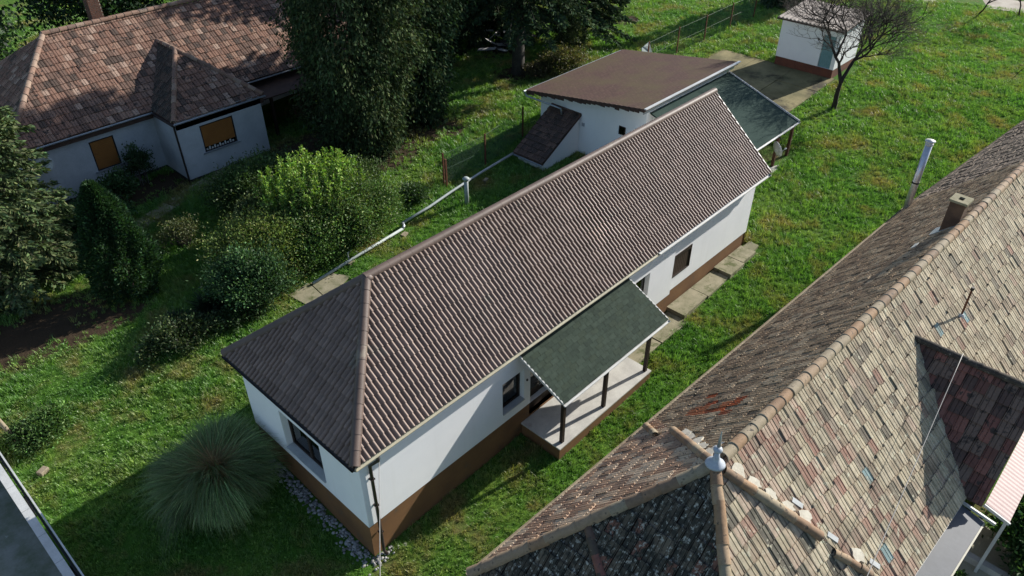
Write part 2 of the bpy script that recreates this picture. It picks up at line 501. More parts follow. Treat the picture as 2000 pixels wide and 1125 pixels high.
# ------------------------------------------------------------------ tiled roof surfaces
def unit(v):
    v = np.asarray(v, float)
    return v / np.linalg.norm(v)
PROF = {}
_x = np.linspace(0, 1, 17)
_c = np.array([0, .14, .20, .26, .34, .42, .50])
_h = np.array([0, .004, .060, .076, .076, .060, 0])
PROF['wave'] = (np.concatenate([_c, .5 + _c[1:]]), np.concatenate([_h, _h[1:]]))
_cx = np.array([0, .07, .13, .42, .47, .53, .58, .87, .93, 1.0])
PROF['clay'] = (np.array([0, .05, .08, .12, .16, .46, .49, .53, .56, .96, 1.0]), np.array([.038, .038, .008, .008, .028, .030, .010, .010, .030, .030, .012]))
PROF['rib'] = (_cx, np.array([.050, .050, .004, .004, .048, .048, .004, .004, .050, .050]))
PROF['flat'] = (np.array([0, 1.0]), np.array([0.012, 0.012]))

def tile_geo(prof, w, ln, lift):
    xs, hs = PROF[prof]
    polys = []
    g = 0.004 if prof != 'wave' else 0.0
    X = g + xs * (w - 2 * g)
    for i in range(len(X) - 1):
        polys.append([(X[i], 0, hs[i] + lift), (X[i + 1], 0, hs[i + 1] + lift), (X[i + 1], ln, hs[i + 1]), (X[i], ln, hs[i])])
        polys.append([(X[i], 0, -0.004), (X[i + 1], 0, -0.004), (X[i + 1], 0, hs[i + 1] + lift), (X[i], 0, hs[i] + lift)])
    return polys
def clip_half(poly, a, b_, c):
    out = []
    n = len(poly)
    for i in range(n):
        p, q = poly[i], poly[(i + 1) % n]
        dp, dq = a * p[0] + b_ * p[1] + c, a * q[0] + b_ * q[1] + c
        if dp >= 0: out.append(p)
        if (dp >= 0) != (dq >= 0):
            t = dp / (dp - dq)
            out.append(tuple(p[k] + t * (q[k] - p[k]) for k in range(3)))
    return out

class TileField:
    """collects the tiles of one roof; the ones that show largest become parts, the rest one joined part"""
    def __init__(s, root, mat, name="roof_tile"):
        s.root, s.mat, s.name, s.t = root, mat, name, []
        s.cache = {}
    def lay(s, pts, prof, w, course, lift, tint, jit=(0, 0, 0), rot=0.0, over=0.05, stagger=False, mat=None, start=0.0):
        """pts: planar convex polygon (first two points on the eave, left to right seen from outside)"""
        pts = [np.asarray(p, float) for p in pts]
        eu = unit(pts[1] - pts[0])
        nn = unit(np.cross(eu, pts[2] - pts[0]))
        if nn[2] < 0: nn = -nn
        es = np.cross(nn, eu)
        if rot:
            q = Quaternion(Vector(nn), R(rot))
            eu = np.array(q @ Vector(eu)); es = np.array(q @ Vector(es))
        P0 = pts[0]
        st = [((p - P0) @ eu, (p - P0) @ es) for p in pts]
        hp = []
        ar = sum(st[i][0] * st[(i + 1) % len(st)][1] - st[(i + 1) % len(st)][0] * st[i][1] for i in range(len(st)))
        sg = 1 if ar > 0 else -1
        for i in range(len(st)):
            (x1, y1), (x2, y2) = st[i], st[(i + 1) % len(st)]
            a, b_ = -(y2 - y1) * sg, (x2 - x1) * sg
            L = math.hypot(a, b_)
            if L < 1e-6: continue
            a /= L; b_ /= L
            hp.append((a, b_, -(a * x1 + b_ * y1)))
        smin, smax = min(p[0] for p in st), max(p[0] for p in st)
        tmin, tmax = min(p[1] for p in st), max(p[1] for p in st)
        mat = mat or s.mat
        nrow = int(math.ceil((tmax - tmin) / course)); ncol = int(math.ceil((smax - smin) / w)) + 1
        geo = tile_geo(prof, w, course + over, lift)
        for r_ in range(nrow):
            for c_ in range(-1, ncol):
                s0 = smin + start + (c_ + (0.5 if (stagger and r_ % 2) else 0)) * w
                t0 = tmin + r_ * course
                cs = [(s0, t0), (s0 + w, t0), (s0 + w, t0 + course), (s0, t0 + course)]
                dmin = [min(a * x + b_ * y + c for x, y in cs) for a, b_, c in hp]
                if any(max(a * x + b_ * y + c for x, y in cs) <= 0.01 for a, b_, c in hp):
                    continue
                full = all(d > -0.012 for d in dmin)
                ctr = P0 + eu * (s0 + w / 2) + es * (t0 + course / 2)
                k, colr = tint((s0 + w / 2), (t0 + course / 2), ctr)
                j = [rng.normal(0, q) if q else 0.0 for q in jit]
                e1, e2 = eu, es
                if j[0]:
                    ca, sa = math.cos(j[0]), math.sin(j[0])
                    e1, e2 = eu * ca + es * sa, es * ca - eu * sa
                org = P0 + eu * s0 + es * (t0 + j[1]) + nn * j[2]
                if full:
                    s.t.append((ctr, nn, mat, (prof, w, course, lift, k, mat), colr, geo, (org, e1, e2, nn)))
                else:
                    g2 = []
                    for pl in geo:
                        q = [(x + s0, y + t0, z) for x, y, z in pl]
                        for a, b_, c in hp:
                            q = clip_half(q, a, b_, c)
                            if len(q) < 3: break
                        if len(q) >= 3: g2.append(q)
                    if g2:
                        s.t.append((ctr, nn, mat, None, colr, g2, (P0, eu, es, nn)))
    @staticmethod
    def merge(polys):
        V, F, ix = [], [], {}
        for pl in polys:
            f = []
            lip = max(p[1] for p in pl) - min(p[1] for p in pl) < 1e-4
            for p in pl:
                k = (round(p[0], 5), round(p[1], 5), round(p[2], 5), lip)
                if k not in ix:
                    ix[k] = len(V); V.append(p)
                if not f or f[-1] != ix[k]: f.append(ix[k])
            if len(f) > 2 and f[0] == f[-1]: f.pop()
            if len(f) > 2: F.append(tuple(f))
        return V, F
    def finish(s, limit=300):
        if not s.t: return
        C_ = np.array([t[0] for t in s.t]); N_ = np.array([t[1] for t in s.t])
        d = CAM - C_; dist = np.linalg.norm(d, axis=1)
        face = np.einsum('ij,ij->i', d / dist[:, None], N_)
        sc = np.where(in_frame(C_, 0) & (face > 0.02), face / dist ** 2, 0)
        sc *= np.array([1.0 if t[3] else 0.5 for t in s.t])
        order = np.argsort(-sc)
        sel = [i for i in order[:limit] if sc[i] > 0]
        selset = set(sel)
        off = wloc(s.root)
        for i in sel:
            ctr, nn, mat, key, colr, geo, (org, e1, e2, n3) = s.t[i]
            if key:
                if key not in s.cache:
                    V, F = s.merge(geo)
                    me = bpy.data.meshes.new(s.name); me.from_pydata(V, [], F)
                    a = me.attributes.new("tint", 'FLOAT_COLOR', 'POINT')
                    a.data.foreach_set("color", np.tile(np.array([*colr, 1], np.float32), len(V)))
                    me.materials.append(M[mat]); me.update()
                    if key[0] == 'wave': me.polygons.foreach_set("use_smooth", np.array([abs(p.normal.y) < 0.7 for p in me.polygons]))
                    s.cache[key] = me
                o = bpy.data.objects.new(s.name, s.cache[key])
                mt = Matrix(((e1[0], e2[0], n3[0], org[0] - off[0]), (e1[1], e2[1], n3[1], org[1] - off[1]), (e1[2], e2[2], n3[2], org[2] - off[2]), (0, 0, 0, 1)))
                col.objects.link(o); o.parent = s.root; o.matrix_local = mt
            else:
                V, F = s.merge(geo)
                Vw = [org + e1 * p[0] + e2 * p[1] + n3 * p[2] - off for p in V]
                me = bpy.data.meshes.new(s.name); me.from_pydata([tuple(p) for p in Vw], [], F)
                a = me.attributes.new("tint", 'FLOAT_COLOR', 'POINT')
                a.data.foreach_set("color", np.tile(np.array([*colr, 1], np.float32), len(V)))
                me.materials.append(M[mat]); me.update()
                o = bpy.data.objects.new(s.name, me); col.objects.link(o); o.parent = s.root
        rest = {}
        for i, t in enumerate(s.t):
            if i not in selset: rest.setdefault(0, []).append(t)
        for _, L in rest.items():
            V, F, T, MI, mats = [], [], [], [], []
            for ctr, nn, mat, key, colr, geo, (org, e1, e2, n3) in L:
                v, f = s.merge(geo); n = len(V)
                if mat not in mats: mats.append(mat)
                A = np.array(v); W_ = org + A[:, :1] * e1 + A[:, 1:2] * e2 + A[:, 2:3] * n3 - off
                V += [tuple(p) for p in W_]; F += [tuple(q + n for q in g) for g in f]
                T += [colr] * len(v); MI += [mats.index(mat)] * len(f)
            me = bpy.data.meshes.new(s.name + "_field"); me.from_pydata(V, [], F)
            a = me.attributes.new("tint", 'FLOAT_COLOR', 'POINT')
            TT = np.ones((len(V), 4), np.float32); TT[:, :3] = np.array(T); a.data.foreach_set("color", TT.ravel())
            for q in mats: me.materials.append(M[q])
            me.polygons.foreach_set("material_index", np.array(MI, np.int32))
            if L[0][3] and L[0][3][0] == 'wave':
                me.polygons.foreach_set("use_smooth", np.ones(len(F), bool))
            me.update()
            o = bpy.data.objects.new(s.name + "_field", me); link(o, s.root, kind="stuff")

def palette(cols, w=None):
    n = len(cols)
    w = np.array(w if w is not None else [1] * n, float); w /= w.sum()
    def f(s, t, P):
        k = int(rng.choice(n, p=w)); return ((id(cols), k), cols[k])
    return f
CAPC = {}
def cap_row(root, A, B, r, ln, mat, cols, name="ridge_tile", jit=0.0, lift=0.0, taper=0.86, limit=400):
    """row of half-round ridge tiles from A (low end) to B (high end); each overlaps the one below"""
    A, B = np.asarray(A, float), np.asarray(B, float)
    L = np.linalg.norm(B - A); d = (B - A) / L
    sd = unit(np.cross(d, (0, 0, 1))); up = np.cross(sd, d)
    n = max(1, int(round(L / ln))); st = L / n
    off = wloc(root)
    key0 = (round(r, 3), round(st, 3))
    for i in range(n):
        k = int(rng.integers(len(cols)))
        key = (key0, mat, cols[k])
        if key not in CAPC:
            mb = MB(); m = 10; V = []; t_ = 0.022
            for y, rr in ((-0.03, r), (st * 0.5, r * (1 + taper) / 2), (st + 0.05, r * taper)):
                for q in (0, t_):
                    for a in range(m + 1):
                        an = math.pi * (-0.04 + 1.08 * a / m)
                        V.append(((rr - q) * math.cos(an), y, (rr - q) * math.sin(an)))
            w = m + 1; F = []
            for a in range(m):
                for y in (0, 1):
                    o_ = y * 2 * w
                    F.append((o_ + a, o_ + 2 * w + a, o_ + 2 * w + a + 1, o_ + a + 1))
                F.append((len(V) + w + a, len(V) + a, len(V) + a + 1, len(V) + w + a + 1))
            V = V + V[:2 * w]
            mb.add(V, F)
            me = bpy.data.meshes.new(name); me.from_pydata(mb.v, [], mb.f)
            at = me.attributes.new("tint", 'FLOAT_COLOR', 'POINT')
            ct = np.tile(np.array([*cols[k], 1], np.float32), (len(V), 1))
            if mat == 'cap_clay': ct[-2 * w:, :3] = (.55, .49, .38)
            at.data.foreach_set("color", ct.ravel())
            me.polygons.foreach_set("use_smooth", np.ones(len(F), bool))
            me.materials.append(M[mat]); me.update()
            CAPC[key] = me
        P = A + d * (st * i) + up * lift - off
        e2 = unit(d + sd * rng.normal(0, jit) + up * rng.normal(0, jit * 0.6))
        e1 = unit(np.cross(e2, up)); e3 = np.cross(e1, e2)
        o = bpy.data.objects.new(name, CAPC[key])
        col.objects.link(o); o.parent = root
        o.matrix_local = Matrix(((e1[0], e2[0], e3[0], P[0]), (e1[1], e2[1], e3[1], P[1]), (e1[2], e2[2], e3[2], P[2]), (0, 0, 0, 1)))

def gutter(mb, A, B, r=0.065, side=1, n=6):
    """half-round gutter with its open side up"""
    A, B = np.asarray(A, float), np.asarray(B, float)
    d = unit(B - A); sd = unit(np.cross(d, (0, 0, 1)))
    V = []
    for P in (A, B):
        for rr in (r, r - 0.008):
            for k in range(n + 1):
                an = math.pi + math.pi * k / n
                V.append(P + sd * rr * math.cos(an) + np.array([0, 0, 1]) * rr * math.sin(an))
    w = n + 1; F = []
    for k in range(n):
        F.append((k, k + 1, 2 * w + k + 1, 2 * w + k)); F.append((w + k, 3 * w + k, 3 * w + k + 1, w + k + 1))
    F.append((0, 2 * w, 3 * w, w)); F.append((n, w + n, 3 * w + n, 2 * w + n))
    F.append(tuple(range(w)))
    F.append(tuple(range(2 * w, 3 * w)))
    mb.add(V, F)

def window(parent, P, e, inward, W_, H_, depth, frame_mat, kind='glass', mullion=1, fw=0.07, sill=True, name="window"):
    """frame, panes and sill set at the back of a reveal; P lower corner of the opening on the wall face"""
    P, e, inward = [np.asarray(q, float) for q in (P, e, inward)]
    up = np.array([0, 0, 1.0]); B = P + inward * (depth - 0.06)
    mb = MB()
    def piece(x0, x1, z0, z1, t=0.03):
        c = B + e * (x0 + x1) / 2 + up * (z0 + z1) / 2
        mb.obox(c, e * (x1 - x0) / 2, inward * t, up * (z1 - z0) / 2)
    piece(0, W_, 0, fw); piece(0, W_, H_ - fw, H_); piece(0, fw, fw, H_ - fw); piece(W_ - fw, W_, fw, H_ - fw)
    cuts = [fw]
    for i in range(mullion):
        x = W_ * (i + 1) / (mullion + 1); piece(x - fw * 0.6, x + fw * 0.6, fw, H_ - fw)
        cuts += [x - fw * 0.6, x + fw * 0.6]
    cuts.append(W_ - fw)
    f = mb.build(name, frame_mat, parent)
    for i in range(0, len(cuts), 2):
        m2 = MB(); q = B + inward * 0.015
        x0, x1 = cuts[i], cuts[i + 1]
        m2.obox(q + e * (x0 + x1) / 2 + up * H_ / 2, e * (x1 - x0) / 2, inward * 0.006, up * (H_ / 2 - fw))
        m2.build("pane", 'glass', f)
        m3 = MB(); q = B + inward * 0.045
        xm = x0 + (x1 - x0) * 0.42
        m3.obox(q + e * (x0 + x1) / 2 + up * H_ / 2, e * (x1 - x0) / 2, inward * 0.006, up * (H_ / 2 - fw))
        m3.build("curtain", 'curtain', f)
    if sill:
        m4 = MB()
        c = P + e * W_ / 2 + inward * (depth / 2 - 0.05) + up * (-0.006)
        m4.obox(c, e * (W_ / 2 - 0.004), inward * (depth / 2), up * 0.02)
        m4.build("sill", 'white_metal', f)
    return f

# ================================================================== THE SETTING
def ground_sheet():
    us = np.concatenate([np.linspace(-260, -40, 12), np.arange(-30, 90, 1.0), np.linspace(95, 420, 14)])
    vv = np.concatenate([np.linspace(-300, -40, 12), np.arange(-30, 70, 1.0), np.linspace(75, 420, 14)])
    U, V_ = np.meshgrid(us, vv, indexing='ij')
    Z = zg(U, V_) + 0.03 * np.sin(U * 0.9 + 1.3 * np.sin(V_ * 0.5)) * np.sin(V_ * 0.8 + 0.7 * np.sin(U * 0.43)) * smooth((V_ - 8) / 3)
    n, m = U.shape
    idx = np.arange(n * m).reshape(n, m)
    F = np.stack([idx[:-1, :-1], idx[1:, :-1], idx[1:, 1:], idx[:-1, 1:]], -1).reshape(-1, 4)
    P = np.stack([U, V_, Z], -1).reshape(-1, 3)
    me = arr_mesh("ground", P, F, None, True)
    soil = np.zeros(len(P), np.float32)
    for (cu, cv, ru, rv, s_) in SOIL:
        soil = np.maximum(soil, s_ * np.clip(1.35 - np.hypot((P[:, 0] - cu) / ru, (P[:, 1] - cv) / rv), 0, 1))
    a = me.attributes.new("soil", 'FLOAT', 'POINT'); a.data.foreach_set("value", soil)
    me.materials.append(M['ground'])
    o = bpy.data.objects.new("ground", me)
    link(o, None, "grassy garden ground around the houses", None, None, "structure")
    return o
# bare earth: under the big conifers, the corner spruce, the fruit tree and along the old house
SOIL = [(15.5, 19.3, 4.6, 3.2, 0.95), (19.5, 19.0, 3.0, 2.4, 0.8), (-3.0, 17.6, 4.0, 2.2, 1.0), (-1.0, 16.2, 2.8, 1.1, 0.9), (5.0, 25.0, 5.5, 1.4, 0.9),
        (36.8, 2.6, 2.4, 1.5, 0.5), (41.5, 21.5, 1.6, 1.0, 1.0), (28.7, 21.2, 2.0, 1.8, 0.9), (-2.5, 11.9, 1.2, 0.5, 0.5), (2.2, 11.6, 3.5, 0.7, 0.45),
        (-3.2, 9.4, 1.3, .8, 0.5), (-4.6, 7.9, .9, 1.0, 0.5), (-1.4, 10.6, 1.5, .7, 0.5), (1.4, 9.6, 1.3, .8, 0.45), (-4.4, 5.6, .9, .7, .55), (3.3, 8.4, 1.5, .7, 0.42), (12.5, -2.7, 1.6, .5, .42), (17.5, -2.4, 2.2, .5, .40), (24.5, -2.0, 1.8, .9, .36), (30, -1.5, 2.0, .9, .38), (2.5, -1.2, 1.6, .5, .5), (44, 0, 2.2, 1.0, .36), (56, 3.5, 3.0, 1.6, .45), (31, 24.6, 2.5, 1.6, 0.8), (14, 22.5, 6, 2, 0.9)]
ground_sheet()

# street side pavement beyond the boundary wall
mb = MB(); mb.add([(-14, -30, 0.0), (-6.62, -30, 0.0), (-6.62, 60, 0.36), (-14, 60, 0.36)], [(0, 1, 2, 3)])
mb2 = MB(); us_ = [(-30, -.16), (-2, -.16), (2.5, -.05), (6, .14), (60, .14)]
mb2.add([(x, y, z) for y, z in us_ for x in (-15, -6.47)], [(2 * i, 2 * i + 1, 2 * i + 3, 2 * i + 2) for i in range(len(us_) - 1)])
o = mb2.build("street_pavement", 'asphalt'); o["kind"] = "structure"; o["label"] = "dark mossy pavement outside the boundary wall"
# pale dirt road at the far edge of the meadow
mb = MB()
pr = [(57.5, 16), (62.0, 7), (64.2, 2.5), (66.3, -3), (70, -12)]
V = []
for i, (x, y) in enumerate(pr):
    a, b_ = pr[max(i - 1, 0)], pr[min(i + 1, len(pr) - 1)]
    d = unit((b_[0] - a[0], b_[1] - a[1])); nrm = (-d[1], d[0])
    for q in (2.6, -0.6):
        X, Y = x + nrm[0] * q, y + nrm[1] * q
        V.append((X, Y, float(zg(X, Y)) + 0.03))
mb.add(V, [(2 * i, 2 * i + 1, 2 * i + 3, 2 * i + 2) for i in range(len(pr) - 1)])
o = mb.build("dirt_road", 'road'); o["kind"] = "structure"; o["label"] = "pale dirt road crossing behind the meadow"

# mossy concrete yard between annex and shed: cast bays
yard = thing("yard_pavement", (36, 9, 1.4), "mossy brown concrete yard between annex and white shed", None); yard["kind"] = "structure"
del_keys = [k for k in ("category",) if k in yard.keys()]
for i in range(4):
    for j in range(3):
        u0, u1 = 30.6 + i * 2.55, 30.6 + (i + 1) * 2.55 - 0.03
        v0, v1 = 4.75 + j * 2.7 + 0.045 * i, 4.75 + (j + 1) * 2.7 - 0.03 + 0.045 * i
        mb = MB(); dz = rng.uniform(0.05, 0.085)
        P = [(u0, v0), (u1, v0 + 0.04), (u1, v1 + 0.04), (u0, v1)]
        mb.prism([(x, y, float(zg(x, y)) - 0.1) for x, y in P], (0, 0, 0.1 + dz))
        mb.build("concrete_slab", 'yard', yard)

# ================================================================== LONG WHITE HOUSE
L, W, ZE, ZR, ZP, RU, OH, OG = 21.2, 5.87, 4.35, 7.04, 1.41, 3.01, 0.25, 0.27
house = thing("long_house", (10.6, 2.9, 0.0), "long white house with brown ribbed tile roof and green porch", "house")
UPV = (0, 0, 1)
mb = MB()
STEP, ST = 14.95, 0.12
wall_holes(mb, (0, 0, ZP), (1, 0, 0), UPV, STEP, ZE - ZP + 0.05,
           [(5.42, 6.42, 0.42, 1.72), (6.72, 8.25, -0.0 + 0.0001, 1.70), (12.4, 13.3, 0.0001, 1.9)], 0.28, (0, 1, 0))
wall_holes(mb, (STEP, ST, ZP), (1, 0, 0), UPV, L - STEP, ZE - ZP + 0.05, [(0.1, 1.42, 0.62, 1.66)], 0.1, (0, 1, 0))
mb.add([(STEP, 0, ZP), (STEP, ST, ZP), (STEP, ST, ZE), (STEP, 0, ZE)], [(0, 1, 2, 3)])
wall_holes(mb, (0, W, ZP), (0, -1, 0), UPV, W, ZE - ZP + 0.05, [(W - 3.95, W - 1.93, 0.35, 1.9)], 0.3, (1, 0, 0))
mb.add([(L, ST, ZP), (L, W, ZP), (L, W, ZE), (L, W / 2, ZR - 0.12), (L, ST, ZE)], [(0, 1, 2, 3, 4)])
mb.add([(0, W, ZP), (L, W, ZP), (L, W, ZE + .05), (0, W, ZE + .05)], [(3, 2, 1, 0)])
wall_o = mb.build("wall", 'plaster', house)
# plinth stands 3 cm back
mb = MB()
def zq(u, v): return float(zg(u, v)) - 0.25
q = 0.03
wall_holes(mb, (q, q, -0.4), (1, 0, 0), UPV, STEP - q, ZP + 0.4, [(6.69, 8.22, 1.2, 1.8099)], 0.25, (0, 1, 0))
wall_holes(mb, (STEP, ST + q, -0.4), (1, 0, 0), UPV, L - STEP - q, ZP + 0.4, [], 0.2, (0, 1, 0))
mb.add([(STEP, q, -.4), (STEP, ST + q, -.4), (STEP, ST + q, ZP), (STEP, q, ZP)], [(0, 1, 2, 3)])
mb.add([(q, q, -.4), (q, W - q, -.4), (q, W - q, ZP), (q, q, ZP)], [(0, 3, 2, 1)])
mb.add([(L - q, ST, -.4), (L - q, W - q, -.4), (L - q, W - q, ZP), (L - q, ST, ZP)], [(0, 1, 2, 3)])
mb.add([(q, W - q, -.4), (L - q, W - q, -.4), (L - q, W - q, ZP), (q, W - q, ZP)], [(3, 2, 1, 0)])
mb.add([(0, 0, ZP), (STEP, 0, ZP), (STEP, .06, ZP), (0, .06, ZP)], [(3, 2, 1, 0)])
mb.build("plinth", 'plinth', house)
# windows
f = window(house, (0, 3.95, ZP + 0.35), (0, -1, 0), (1, 0, 0), 2.02, 1.55, 0.3, 'dark_wood', mullion=1, fw=0.085)
f = window(house, (5.42, 0, ZP + 0.42), (1, 0, 0), (0, 1, 0), 1.0, 1.30, 0.28, 'dark_wood', mullion=0, fw=0.085)
# shuttered window: box, guide rails and slats
mb = MB(); x0, x1, z0, z1 = STEP + 0.1, STEP + 1.42, ZP + 0.62, ZP + 1.66
for a in ((x0, x1, z0, z0 + .05), (x0, x1, z1 - .16, z1), (x0, x0 + .05, z0, z1), (x1 - .05, x1, z0, z1)):
    mb.box(a[0], ST - 0.03, a[2], a[1], ST + 0.09, a[3])
f = mb.build("window", 'dark_wood', house)
for i in range(9):
    xa = x0 + 0.06 + i * 0.133
    m2 = MB(); m2.box(xa, ST + 0.005, z0 + 0.05, xa + 0.118, ST + 0.03, z1 - 0.16); m2.build("shutter_slat", 'shutter_dark', f)
m2 = MB(); m2.box(x0 + .05, ST + 0.04, z0 + .04, x1 - .05, ST + .05, z1 - .1); m2.build("pane", 'glass', f)
# entrance door with two leaves
mb = MB(); x0, x1, z0, z1 = 6.70, 8.23, 0.74, ZP + 1.70
for a in ((x0, x0 + .09, z0, z1), (x1 - .09, x1, z0, z1), (x0 + .09, x1 - .09, z1 - .1, z1)):
    mb.box(a[0], .17, a[2], a[1], .25, a[3])
mb.box(x0, .05, z0, x1, .2, z0 + 0.06)
door = mb.build("door", 'dark_wood', house)
for k in range(2):
    xa = x0 + .1 + k * .67
    m2 = MB(); m2.box(xa, .19, z0 + .07, xa + .65, .235, z1 - .11); lf = m2.build("door_leaf", 'dark_wood', door)
    m2 = MB(); m2.box(xa + .12, .178, z0 + 1.0, xa + .53, .188, z1 - .25); m2.build("door_pane", 'glass', door)
    m2 = MB(); m2.box(xa + .12, .178, z0 + .2, xa + .53, .188, z0 + .85); m2.build("door_panel", 'dark_wood', door)
m2 = MB(); m2.tube([(x0 + .70, .17, z0 + 1.0), (x0 + .70, .12, z0 + 1.0), (x0 + .60, .12, z0 + 1.0)], .012, 6); m2.build("door_handle", 'zinc', door)
mb = MB(); mb.box(12.42, .19, .75, 13.28, .24, ZP + 1.88); d2 = mb.build("door", 'dark_wood', house, label="plain dark side door behind the porch roof")
m2 = MB(); m2.box(12.55, .175, 1.75, 13.15, .186, ZP + 1.75); m2.build("door_pane", 'glass', d2)

# roof: deck, concrete tiles, ridge and hip tiles, eave boards, gutters
e0, e1_, ev0, ev1 = -OH, L + OG, -OH, W + OH
A0, A1, A2, A3 = (e0, ev0, ZE), (e1_, ev0, ZE), (e1_, ev1, ZE), (e0, ev1, ZE)
R0, R1 = (RU, W / 2, ZR), (e1_, W / 2, ZR)
mb = MB(); dn = np.array([0, 0, -0.03])
mb.add([np.array(p) + dn for p in (A0, A1, R1, R0)], [(0, 1, 2, 3)])
mb.add([np.array(p) + dn for p in (A2, A3, R0, R1)], [(0, 1, 2, 3)])
mb.add([np.array(p) + dn for p in (A3, A0, R0)], [(0, 1, 2)])
mb.add([np.array(p) + np.array([0, 0, -.12]) for p in (A0, A1, A2, A3)], [(3, 2, 1, 0)])
roof = mb.build("roof", 'board', house)
TF = TileField(roof, 'concrete_tile')
CT = [(0.212, 0.150, 0.121), (0.188, 0.132, 0.106), (0.230, 0.166, 0.135), (0.200, 0.141, 0.113)]
pal = palette(CT)
TF.lay([A0, A1, R1, R0], 'wave', 0.335, 0.325, 0.046, pal, jit=(0.002, 0.002, 0.0015))
TF.lay([A3, A0, R0], 'wave', 0.335, 0.325, 0.046, pal, jit=(0.002, 0.002, 0.0015))
TF.finish(300)
CC = [(0.118, 0.084, 0.070), (0.108, 0.077, 0.064)]
cap_row(roof, np.array(A0) + (.03, .03, .05), np.array(R0) + (0, 0, .02), 0.15, 0.40, 'concrete_tile', CC, "hip_tile", 0.003, taper=0.93)
cap_row(roof, np.array(A3) + (.03, -.03, .05), np.array(R0) + (0, 0, .02), 0.15, 0.40, 'concrete_tile', CC, "hip_tile", 0.003, taper=0.93)
cap_row(roof, np.array(R0) + (-.05, 0, .03), np.array(R1) + (0.02, 0, .03), 0.14, 0.42, 'concrete_tile', CC, "ridge_tile", 0.001, taper=0.985)
mb = MB(); mb.lathe((RU, W / 2, ZR - .02), [(0.2, 0), (0.19, .06), (0.14, .13), (0.05, .165), (0.0, .17)], 14); mb.build("hip_cap", 'concrete_tile', roof, True, True); 
bpy.data.objects["hip_cap"].data.attributes["tint"].data.foreach_set("color", np.tile(np.array([.115, .082, .068, 1], np.float32), len(mb.v)))
mb = MB(); mb.bar((e1_ + .02, ev0 - .02, ZE + .0), (e1_ + .02, W / 2, ZR + .0), .035, .16); mb.bar((e1_ + .02, ev1 + .02, ZE), (e1_ + .02, W / 2, ZR), .05, .20); mb.build("barge_board", 'white_metal', roof)
mb = MB(); mb.box(e0 + .02, ev0 + .005, ZE - .17, e1_, ev0 + .03, ZE - .01); mb.build("fascia_board", 'white_metal', roof)
mb = MB(); mb.box(e0 + .005, ev0 + .03, ZE - .17, e0 + .03, ev1, ZE - .01); mb.build("fascia_board", 'brown_metal', roof)
mb = MB(); gutter(mb, (e0 - .02, ev0 - .075, ZE + .005), (13.2, ev0 - .075, ZE - .005), .055); mb.build("gutter", 'cream_metal', house)
mb = MB(); gutter(mb, (13.21, ev0 - .075, ZE - .005), (e1_ - .1, ev0 - .075, ZE + .005), .07); mb.build("gutter", 'white_metal', house)
mb = MB(); gutter(mb, (e0 - .07, ev1, ZE - .02), (e0 - .07, ev0 - .02, ZE - .02), .05); mb.build("gutter", 'brown_metal', house)
mb = MB(); mb.tube([(.42, ev0 - .075, ZE - .06), (.42, ev0 - .075, ZE - .20), (.30, -.08, ZE - .50), (.30, -.08, .12), (.33, -.2, .03)], .05, 8); mb.build("downpipe", 'brown_metal', house, True)
for z in (1.0, 2.2, 3.3):
    mb = MB(); mb.box(.235, -.14, z, .365, 0.0, z + .035); mb.build("pipe_clamp", 'brown_metal', house)
mb = MB(); mb.box(.55, -.10, ZE - .52, .64, -.002, ZE - .40); mb.build("cable_bracket", 'white_metal', house)
mb = MB(); mb.box(6.52, -.04, 2.55, 6.57, -.001, 2.62); mb.build("door_bell", 'dark_wood', house)
mb = MB(); mb.box(14.2, -.06, ZE - .42, 14.28, -.001, ZE - .33); mb.build("wall_lamp", 'zinc', house)

# porch: platform, posts, beam, sloping roof of green shingles with white edge trim
ZPL = 0.74
mb = MB(); mb.box(6.33, -1.66, -.1, 11.42, .0, ZPL - .05); plat = mb.build("porch_platform", 'plinth', house)
mb = MB(); mb.box(6.32, -1.68, ZPL - .05, 11.44, .14, ZPL); mb.build("porch_floor", 'concrete', plat)
for px in (6.62, 8.82, 11.27):
    mb = MB(); mb.box(px - .06, -1.56, ZPL, px + .06, -1.44, 2.62); mb.build("porch_post", 'dark_wood', house)
T0, T1, B0, B1 = [np.array(p) for p in ((6.02, -.14, 4.02), (11.62, -.14, 4.02), (6.43, -1.64, 2.68), (12.15, -1.64, 2.68))]
nrm = unit(np.cross(B1 - B0, T0 - B0))
mb = MB(); mb.prism([B0, B1, T1, T0], -nrm * 0.07); proof = mb.build("porch_roof", 'dark_wood', house)
mb = MB(); mb.bar(B0 + (0.12, .14, -.12), B1 + (-.2, .14, -.12), .1, .12); mb.build("porch_beam", 'dark_wood', proof)
TS = TileField(proof, 'shingle_green', "shingle")
SG = [(0.037, 0.054, 0.042), (0.042, 0.060, 0.047), (0.033, 0.048, 0.038), (0.039, 0.055, 0.041)]
TS.lay([B0 + nrm * .003, B1 + nrm * .003, T1 + nrm * .003, T0 + nrm * .003], 'flat', 0.335, 0.165, 0.024, palette(SG), jit=(0.004, 0.004, 0.0008), over=0.02, stagger=True)
TS.finish(300)
for a, b_ in ((B0, T0), (B1, T1)):
    mb = MB(); mb.bar(a - nrm * .02, b_ - nrm * .02, .04, .10, nrm); mb.build("edge_trim", 'white_metal', proof)
mb = MB(); gutter(mb, B0 + (-.02, -.05, -.03), B1 + (.02, -.05, -.03), .05); mb.build("porch_gutter", 'white_metal', proof)

